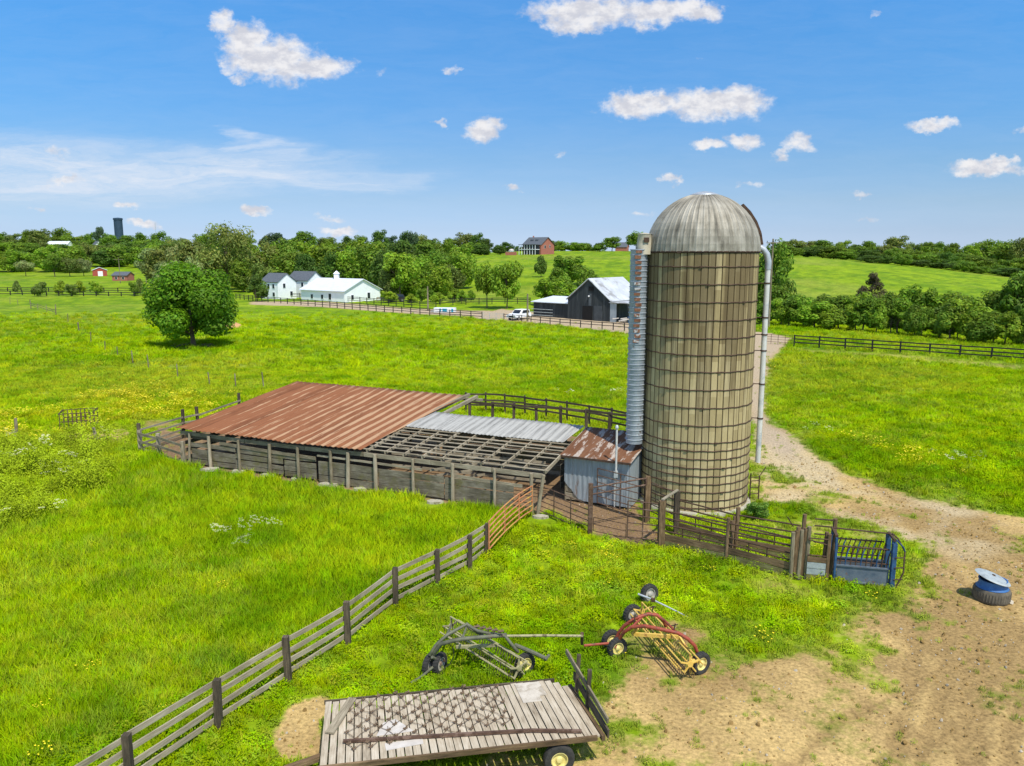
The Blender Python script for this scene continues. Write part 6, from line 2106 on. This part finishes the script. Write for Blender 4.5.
wood([(a, 142 - (a - 790) * .10, c, d, e, f) for a, b, c, d, e, f in row(768, 1050, 13, 146, 154, lambda x: 292 + 4 * math.sin(x / 21) + (5 if 840 < x < 900 else 0), 36, FK, [MID, FRESH, FRESH, MID], jt=4)] + [(a, 123 - (a - 790) * .105 + rnd.uniform(-2, 2), c, d, e, f) for a, b, c, d, e, f in row(768, 1050, 12, 126, 134, lambda x: 303 + 4 * math.sin(x / 13) + max(0, x - 900) * .06, 34, ['shrub_a', 'shrub_b'], [FRESH, MID, FRESH, MID], jt=4)],
     'trees and bushes of the creek line on the right', 'bushy green tree in the creek line below the right hill', 'creek_tree')
wood([(18, 222, 281, 10, 'shrub_a', OLIVE), (41, 205, 282, 17, 'shrub_b', OLIVE), (63, 212, 281, 16, 'shrub_a', LIME), (72, 206, 284, 14, 'shrub_b', OLIVE), (80, 214, 281, 13, 'shrub_a', LIME), (96, 212, 281, 15, 'shrub_b', LIME), (134, 206, 282, 11, 'shrub_b', MID), (141, 210, 279, 14, 'shrub_a', OLIVE)],
     'hedge bushes along the rear left fence', 'loose bush growing by the rear black fence at far left', 'hedge_bush', 'bush')

# ------------------------------------------------------------------ ground cover (countless: grass, weeds, flowers, pebbles)


def proto_collection(name, builders):
    col = bpy.data.collections.new(name)
    for i, b in enumerate(builders):
        o = b(i)
        for c in list(o.users_collection): c.objects.unlink(o)
        o.name = name + '_%02d' % i
        col.objects.link(o)
    return col


def blades(i, n=26, spread=.17, h=(.16, .34), w=.011, lean=.5, seed=100):
    r = random.Random(seed + i); m = MB()
    for k in range(n):
        a = r.uniform(0, 6.28); d = spread * math.sqrt(r.random()); x, y = d * math.cos(a), d * math.sin(a)
        hh = r.uniform(*h); la = r.uniform(0, 6.28); le = r.uniform(.1, lean) * hh
        ba = r.uniform(0, 3.14); bx, by = math.cos(ba) * w, math.sin(ba) * w
        mx, my = x + math.cos(la) * le * .4, y + math.sin(la) * le * .4
        ex, ey = x + math.cos(la) * le, y + math.sin(la) * le
        m.face([(x - bx, y - by, 0), (x + bx, y + by, 0), (mx + bx * .8, my + by * .8, hh * .6), (mx - bx * .8, my - by * .8, hh * .6)])
        m.face([(mx - bx * .8, my - by * .8, hh * .6), (mx + bx * .8, my + by * .8, hh * .6), (ex, ey, hh)])
    return m.build('tuft', M['tuft'])


def weed(i, n=34, spread=.2, h=.28, leaf=.05, seed=300, top=None):
    r = random.Random(seed + i); m = MB()
    pts = []
    for k in range(n):
        a = r.uniform(0, 6.28); d = spread * math.sqrt(r.random()); z = h * r.uniform(.25, 1) * (1 - .5 * (d / spread) ** 2)
        c = Vector((d * math.cos(a), d * math.sin(a), z))
        nrm = Vector((math.cos(a) * .5 + r.uniform(-.5, .5), math.sin(a) * .5 + r.uniform(-.5, .5), 1)).normalized()
        u = nrm.cross(Vector((r.uniform(-1, 1), r.uniform(-1, 1), .1))).normalized(); v = nrm.cross(u)
        s = leaf * r.uniform(.6, 1.3)
        m.face([c - u * s, c - v * s * .5, c + u * s, c + v * s * .5])
    return m.build('weed', M['tuft'])


def flowers(i, mat, n=14, spread=.22, h=(.28, .42), s=.022, seed=500):
    r = random.Random(seed + i); m = MB()
    for k in range(n):
        a = r.uniform(0, 6.28); d = spread * math.sqrt(r.random()); z = r.uniform(*h)
        c = Vector((d * math.cos(a), d * math.sin(a), z)); q = r.uniform(.6, 1.4) * s
        t0 = r.uniform(0, 6.28)
        m.face([c + Vector((math.cos(t0 + j * 1.2566) * q, math.sin(t0 + j * 1.2566) * q, r.uniform(-.3, .3) * q)) for j in range(5)])
    return m.build('flower', mat)


def umbels(i, seed=600):
    r = random.Random(seed + i); m = MB()
    for k in range(9):
        a = r.uniform(0, 6.28); d = .3 * math.sqrt(r.random()); z = r.uniform(.8, 1.15); R0 = r.uniform(.05, .10)
        for j in range(12):
            b = r.uniform(0, 6.28); e = R0 * math.sqrt(r.random()); q = .016
            c = Vector((d * math.cos(a) + e * math.cos(b), d * math.sin(a) + e * math.sin(b), z + r.uniform(-.02, .02)))
            m.face([c + Vector((q, 0, 0)), c + Vector((0, q, .004)), c + Vector((-q, 0, 0)), c + Vector((0, -q, -.004))])
    return m.build('umbel', M['petal_white'])


def pebble(i):
    r = random.Random(700 + i); m = MB()
    n = 6
    lo = [Vector((math.cos(6.28 * k / n) * r.uniform(.7, 1.2), math.sin(6.28 * k / n) * r.uniform(.7, 1.2), -.2)) * .05 for k in range(n)]
    hi = [p * .65 + Vector((0, 0, .05 + .01 * r.random())) for p in lo]
    m.face(hi)
    for k in range(n): m.face([lo[k], lo[(k + 1) % n], hi[(k + 1) % n], hi[k]])
    return m.build('stone', M['tuft'])


def scatter(name, label, x, y, scl, pick, tint, col, cat, hs=None, tilt=.12, zoff=0):
    n = len(x)
    z = gz(x, y) + zoff
    me = bpy.data.meshes.new(name)
    me.vertices.add(n); me.vertices.foreach_set('co', np.stack([x, y, z], 1).astype(np.float32).ravel())
    rot = np.stack([rng.normal(0, tilt, n), rng.normal(0, tilt, n), rng.uniform(0, 6.28, n)], 1)
    sc = np.stack([scl, scl, scl * (hs if hs is not None else 1)], 1)
    for nm, ty, key, arr in (('rot', 'FLOAT_VECTOR', 'vector', rot), ('scl', 'FLOAT_VECTOR', 'vector', sc)):
        a = me.attributes.new(nm, ty, 'POINT'); a.data.foreach_set(key, arr.astype(np.float32).ravel())
    a = me.attributes.new('pick', 'INT', 'POINT'); a.data.foreach_set('value', pick.astype(np.int32))
    a = me.attributes.new('tint', 'FLOAT_COLOR', 'POINT'); a.data.foreach_set('color', np.concatenate([tint, np.ones((n, 1))], 1).astype(np.float32).ravel())
    o = bpy.data.objects.new(name, me); COL.objects.link(o)
    ng = bpy.data.node_groups.new(name, 'GeometryNodeTree')
    ng.interface.new_socket('Geometry', in_out='INPUT', socket_type='NodeSocketGeometry')
    ng.interface.new_socket('Geometry', in_out='OUTPUT', socket_type='NodeSocketGeometry')
    nd = ng.nodes; lk = ng.links
    gi = nd.new('NodeGroupInput'); go = nd.new('NodeGroupOutput')
    ci = nd.new('GeometryNodeCollectionInfo'); ci.inputs['Collection'].default_value = col
    ci.inputs['Separate Children'].default_value = True; ci.inputs['Reset Children'].default_value = True
    ip = nd.new('GeometryNodeInstanceOnPoints'); ip.inputs['Pick Instance'].default_value = True

    def na(nm, ty):
        a = nd.new('GeometryNodeInputNamedAttribute'); a.data_type = ty; a.inputs['Name'].default_value = nm
        return [s for s in a.outputs if s.enabled and s.name == 'Attribute'][0]
    lk.new(gi.outputs[0], ip.inputs['Points']); lk.new(ci.outputs[0], ip.inputs['Instance'])
    lk.new(na('rot', 'FLOAT_VECTOR'), ip.inputs['Rotation']); lk.new(na('scl', 'FLOAT_VECTOR'), ip.inputs['Scale']); lk.new(na('pick', 'INT'), ip.inputs['Instance Index'])
    lk.new(ip.outputs[0], go.inputs[0])
    md = o.modifiers.new('scatter', 'NODES'); md.node_group = ng
    o['kind'] = 'stuff'; o['label'] = label; o['category'] = cat
    return o


def sample(Y0, Y1, dens_):
    wmax = 0.72
    area = (Y1 ** 2 - Y0 ** 2) * wmax
    n = int(area * dens_)
    y = np.sqrt(rng.uniform(Y0 ** 2, Y1 ** 2, n)); x = rng.uniform(-wmax, wmax, n) * y
    return x, y


def soil_all(x, y):
    r, pale, lane, yard, oth = soil_mask(x, y)
    return np.maximum.reduce([r, lane, yard, oth])


SHP = np.array([tuple(S(-.1, -.15, 0))[:2], tuple(S(20.5, -.15, 0))[:2], tuple(S(20.5, 6.1, 0))[:2], tuple(S(12, 6.2, 0))[:2], tuple(S(12, 9.4, 0))[:2], tuple(S(-.1, 9.4, 0))[:2]])


def free(x, y):
    k = np.hypot(x - SC.x, y - SC.y) > SR + .2
    k &= sd(x, y, SHP) < 0
    for (a, b) in STN: k &= np.hypot((x - a) / .75, (y - b + .45) / .75) > 1
    return k


TUFTS = proto_collection('grass_tuft', [lambda i: blades(i), lambda i: blades(i), lambda i: blades(i, 30, .2, (.2, .42), .010, .7), lambda i: blades(i, 22, .15, (.10, .22), .012, .9),
                                        lambda i: weed(i, 60, .2, .28, .030), lambda i: weed(i, 46, .16, .2, .026), lambda i: weed(i, 70, .24, .38, .040)])
xs, ys_, sc_ = [], [], []
for (a, b, dn, s0) in ((12.5, 24, 62, .80), (24, 34, 42, .95), (34, 48, 24, 1.15), (48, 75, 9, 1.6), (75, 150, 2.6, 2.4)):
    x, y = sample(a, b, dn)
    xs.append(x); ys_.append(y); sc_.append(np.full(len(x), s0))
x = np.concatenate(xs); y = np.concatenate(ys_); s = np.concatenate(sc_)
so = soil_all(x, y)
# the meadow left of the board fence is tall; the yard side is grazed and weedy
FN = np.array([[-40, 5], [-12.5, 12.9], [-.9, 28.0], [1, 32], [-17, 40], [-25, 46], [-60, 46], [-60, 5]])
inm = sd(x, y, FN)
meadow = np.clip(.5 + inm / 1.0, 0, 1)
clump = fbm(x, y, 1.1, 61)
keep = free(x, y) & (rng.random(len(x)) > np.clip((so - .18) * 1.9, 0, 1) * .972)
keep &= rng.random(len(x)) > np.clip((y - 70) / 80, 0, 1)
keep &= ~((meadow < .5) & (y < 34) & (clump < .36) & (rng.random(len(x)) < .6))
# bare under the wagon
wg = np.array([tuple(D(-.1, -.1))[:2], tuple(D(TL, -.1))[:2], tuple(D(TL, TWD + .1))[:2], tuple(D(-.1, TWD + .1))[:2]])
x, y, s, meadow, so, clump = [v[keep] for v in (x, y, s, meadow, so, clump)]
inw = sd(x, y, wg) > -.2
tint = grass_col(x, y) * np.array([1.60, 1.68, .7])
ye = yellow_mask(x, y)[:, None]
tint = tint * (1 - ye * .5) + np.array([.42, .42, .010]) * ye * .5
sh = (rng.random(len(x)) < np.clip(.10 + (fbm(x, y, 5, 81) - .48) * 1.6, .04, .45))[:, None] * .26   # tufts gone to pale seed
tint = tint * (1 - sh) + np.array([.40, .42, .07]) * sh
hol = np.clip((.42 - fbm(x, y, 1.4, 82)) * 6, 0, 1)[:, None] * .28                                  # noise patches of darker green
tint = tint * (1 - hol) + np.array([.085, .20, .012]) * hol
tint *= rng.uniform(.72, 1.32, len(x))[:, None] * (1 + np.stack([rng.uniform(-.15, .3, len(x)), np.zeros(len(x)), np.zeros(len(x))], 1))
dry = np.clip((so - .10) * 2.4, 0, 1)[:, None] * .6
tint = tint * (1 - dry) + np.array([.34, .36, .07]) * dry
# yard weeds: light and dark patches
yd = (meadow < .5) & (y < 40)
tint[yd] *= np.clip(.72 + (fbm(x, y, .8, 63)[yd] - .3) * 1.2, .6, 1.4)[:, None]
pk = np.where(meadow > .5, rng.choice([0, 1, 2, 2], len(x)), rng.choice([0, 3, 3, 3, 4, 5, 0, 6], len(x)))
far = y > 48
pk = np.where(far, rng.choice([0, 1, 2, 4], len(x)), pk)
hs = np.where(meadow > .5, .9 + .7 * (fbm(x, y, 2.2, 62) - .2), .62 + .5 * clump) * np.where(far, .55, 1)
hs = np.where(inw, .45, hs)
s = s * rng.uniform(.75, 1.3, len(x)) * (1 - .5 * np.clip(so * 1.5, 0, 1))
scatter('pasture_grass', 'green pasture grass and low weeds covering the ground', x, y, s, pk, tint, TUFTS, 'grass', hs)

# buttercups
x, y = sample(13, 46, 7); x2, y2 = sample(46, 85, 3.2)
x = np.concatenate([x, x2]); y = np.concatenate([y, y2])
ym = yellow_mask(x, y); k = free(x, y) & (rng.random(len(x)) < np.clip(ym * np.where(y > 40, .9, .45), 0, 1) + np.where(y > 40, .0015, .006)) & (soil_all(x, y) < .4)
x, y = x[k], y[k]
FLW = proto_collection('buttercup', [lambda i: flowers(i, M['petal_yellow']), lambda i: flowers(i, M['petal_yellow'], 8)])
scatter('buttercups', 'yellow buttercups scattered through the pasture grass', x, y, np.where(y > 40, 2.0, 1.0) * rng.uniform(.7, 1.2, len(x)), rng.integers(0, 2, len(x)), np.tile([.6, .5, .02], (len(x), 1)), FLW, 'flowers', np.full(len(x), .72))

# rank weeds with white umbels at the left
WP = poly([(-60, 440), (20, 446), (60, 440), (112, 446), (125, 468), (80, 490), (40, 520), (-80, 560)])
x = rng.uniform(-46, -14, 9000); y = rng.uniform(24, 48, 9000)
k = np.clip(.5 + (sd(x, y, WP) + (fbm(x, y, 3, 71) - .5) * 5) / 2, 0, 1); k = rng.random(len(x)) < k
x, y = x[k], y[k]
WD = proto_collection('rank_weed', [lambda i: weed(i, 110, .30, 1.0, .048, 800), lambda i: weed(i, 90, .26, .8, .045, 800), lambda i: weed(i, 130, .34, 1.2, .05, 800)])
tn = np.array([.36, .47, .020]) * rng.uniform(.5, 1.35, len(x))[:, None]
hh = np.clip(.42 + 3.0 * (fbm(x, y, 1.7, 72) - .32), .3, 1.8)
scatter('rank_weeds', 'rank leafy weeds in a thick patch at the left of the pasture', x, y, rng.uniform(.7, 1.25, len(x)), rng.integers(0, 3, len(x)), tn, WD, 'weeds', hh)
UM = proto_collection('white_umbel', [umbels, umbels])
q = (fbm(x, y, 1.8, 73) > .50) & (rng.random(len(x)) < .045)
ux, uy, uh = x[q], y[q], hh[q]
e = []
for (px, py, n_, sp_) in ((246, 545, 7, .5), (255, 535, 3, .4), (240, 560, 3, .3), (30, 520, 14, .9), (8, 475, 10, .9), (958, 470, 8, .8), (620, 400, 6, .6), (560, 400, 3, .4), (815, 440, 4, .5), (60, 480, 10, .8)):
    g = P(px, py); e.append(np.stack([rng.normal(g.x, sp_, n_), rng.normal(g.y, sp_, n_)], 1))
e = np.concatenate(e)
ux = np.concatenate([ux, e[:, 0]]); uy = np.concatenate([uy, e[:, 1]]); uh = np.concatenate([uh, np.full(len(e), .8)]) * 1.25
scatter('white_umbels', 'white flowering weed heads above the grass', ux, uy, rng.uniform(.55, .95, len(ux)), rng.integers(0, 2, len(ux)), np.tile([.8, .8, .7], (len(ux), 1)), UM, 'flowers', uh)

# pebbles and straw on the worn ground
x, y = sample(13, 42, 26)
so = soil_all(x, y)
k = free(x, y) & (rng.random(len(x)) < np.clip(so, 0, 1) ** 2)
x, y = x[k], y[k]
PB = proto_collection('pebble', [pebble, pebble, pebble, pebble])
g0 = np.where(rng.random(len(x))[:, None] < .22, np.array([.52, .46, .35]), np.array([.36, .235, .085]))
scatter('pebbles', 'small pebbles and clods on the worn dirt yard', x, y, rng.lognormal(-1.05, .5, len(x)), rng.integers(0, 4, len(x)), g0 * rng.uniform(.7, 1.2, len(x))[:, None], PB, 'pebbles', None, .3)
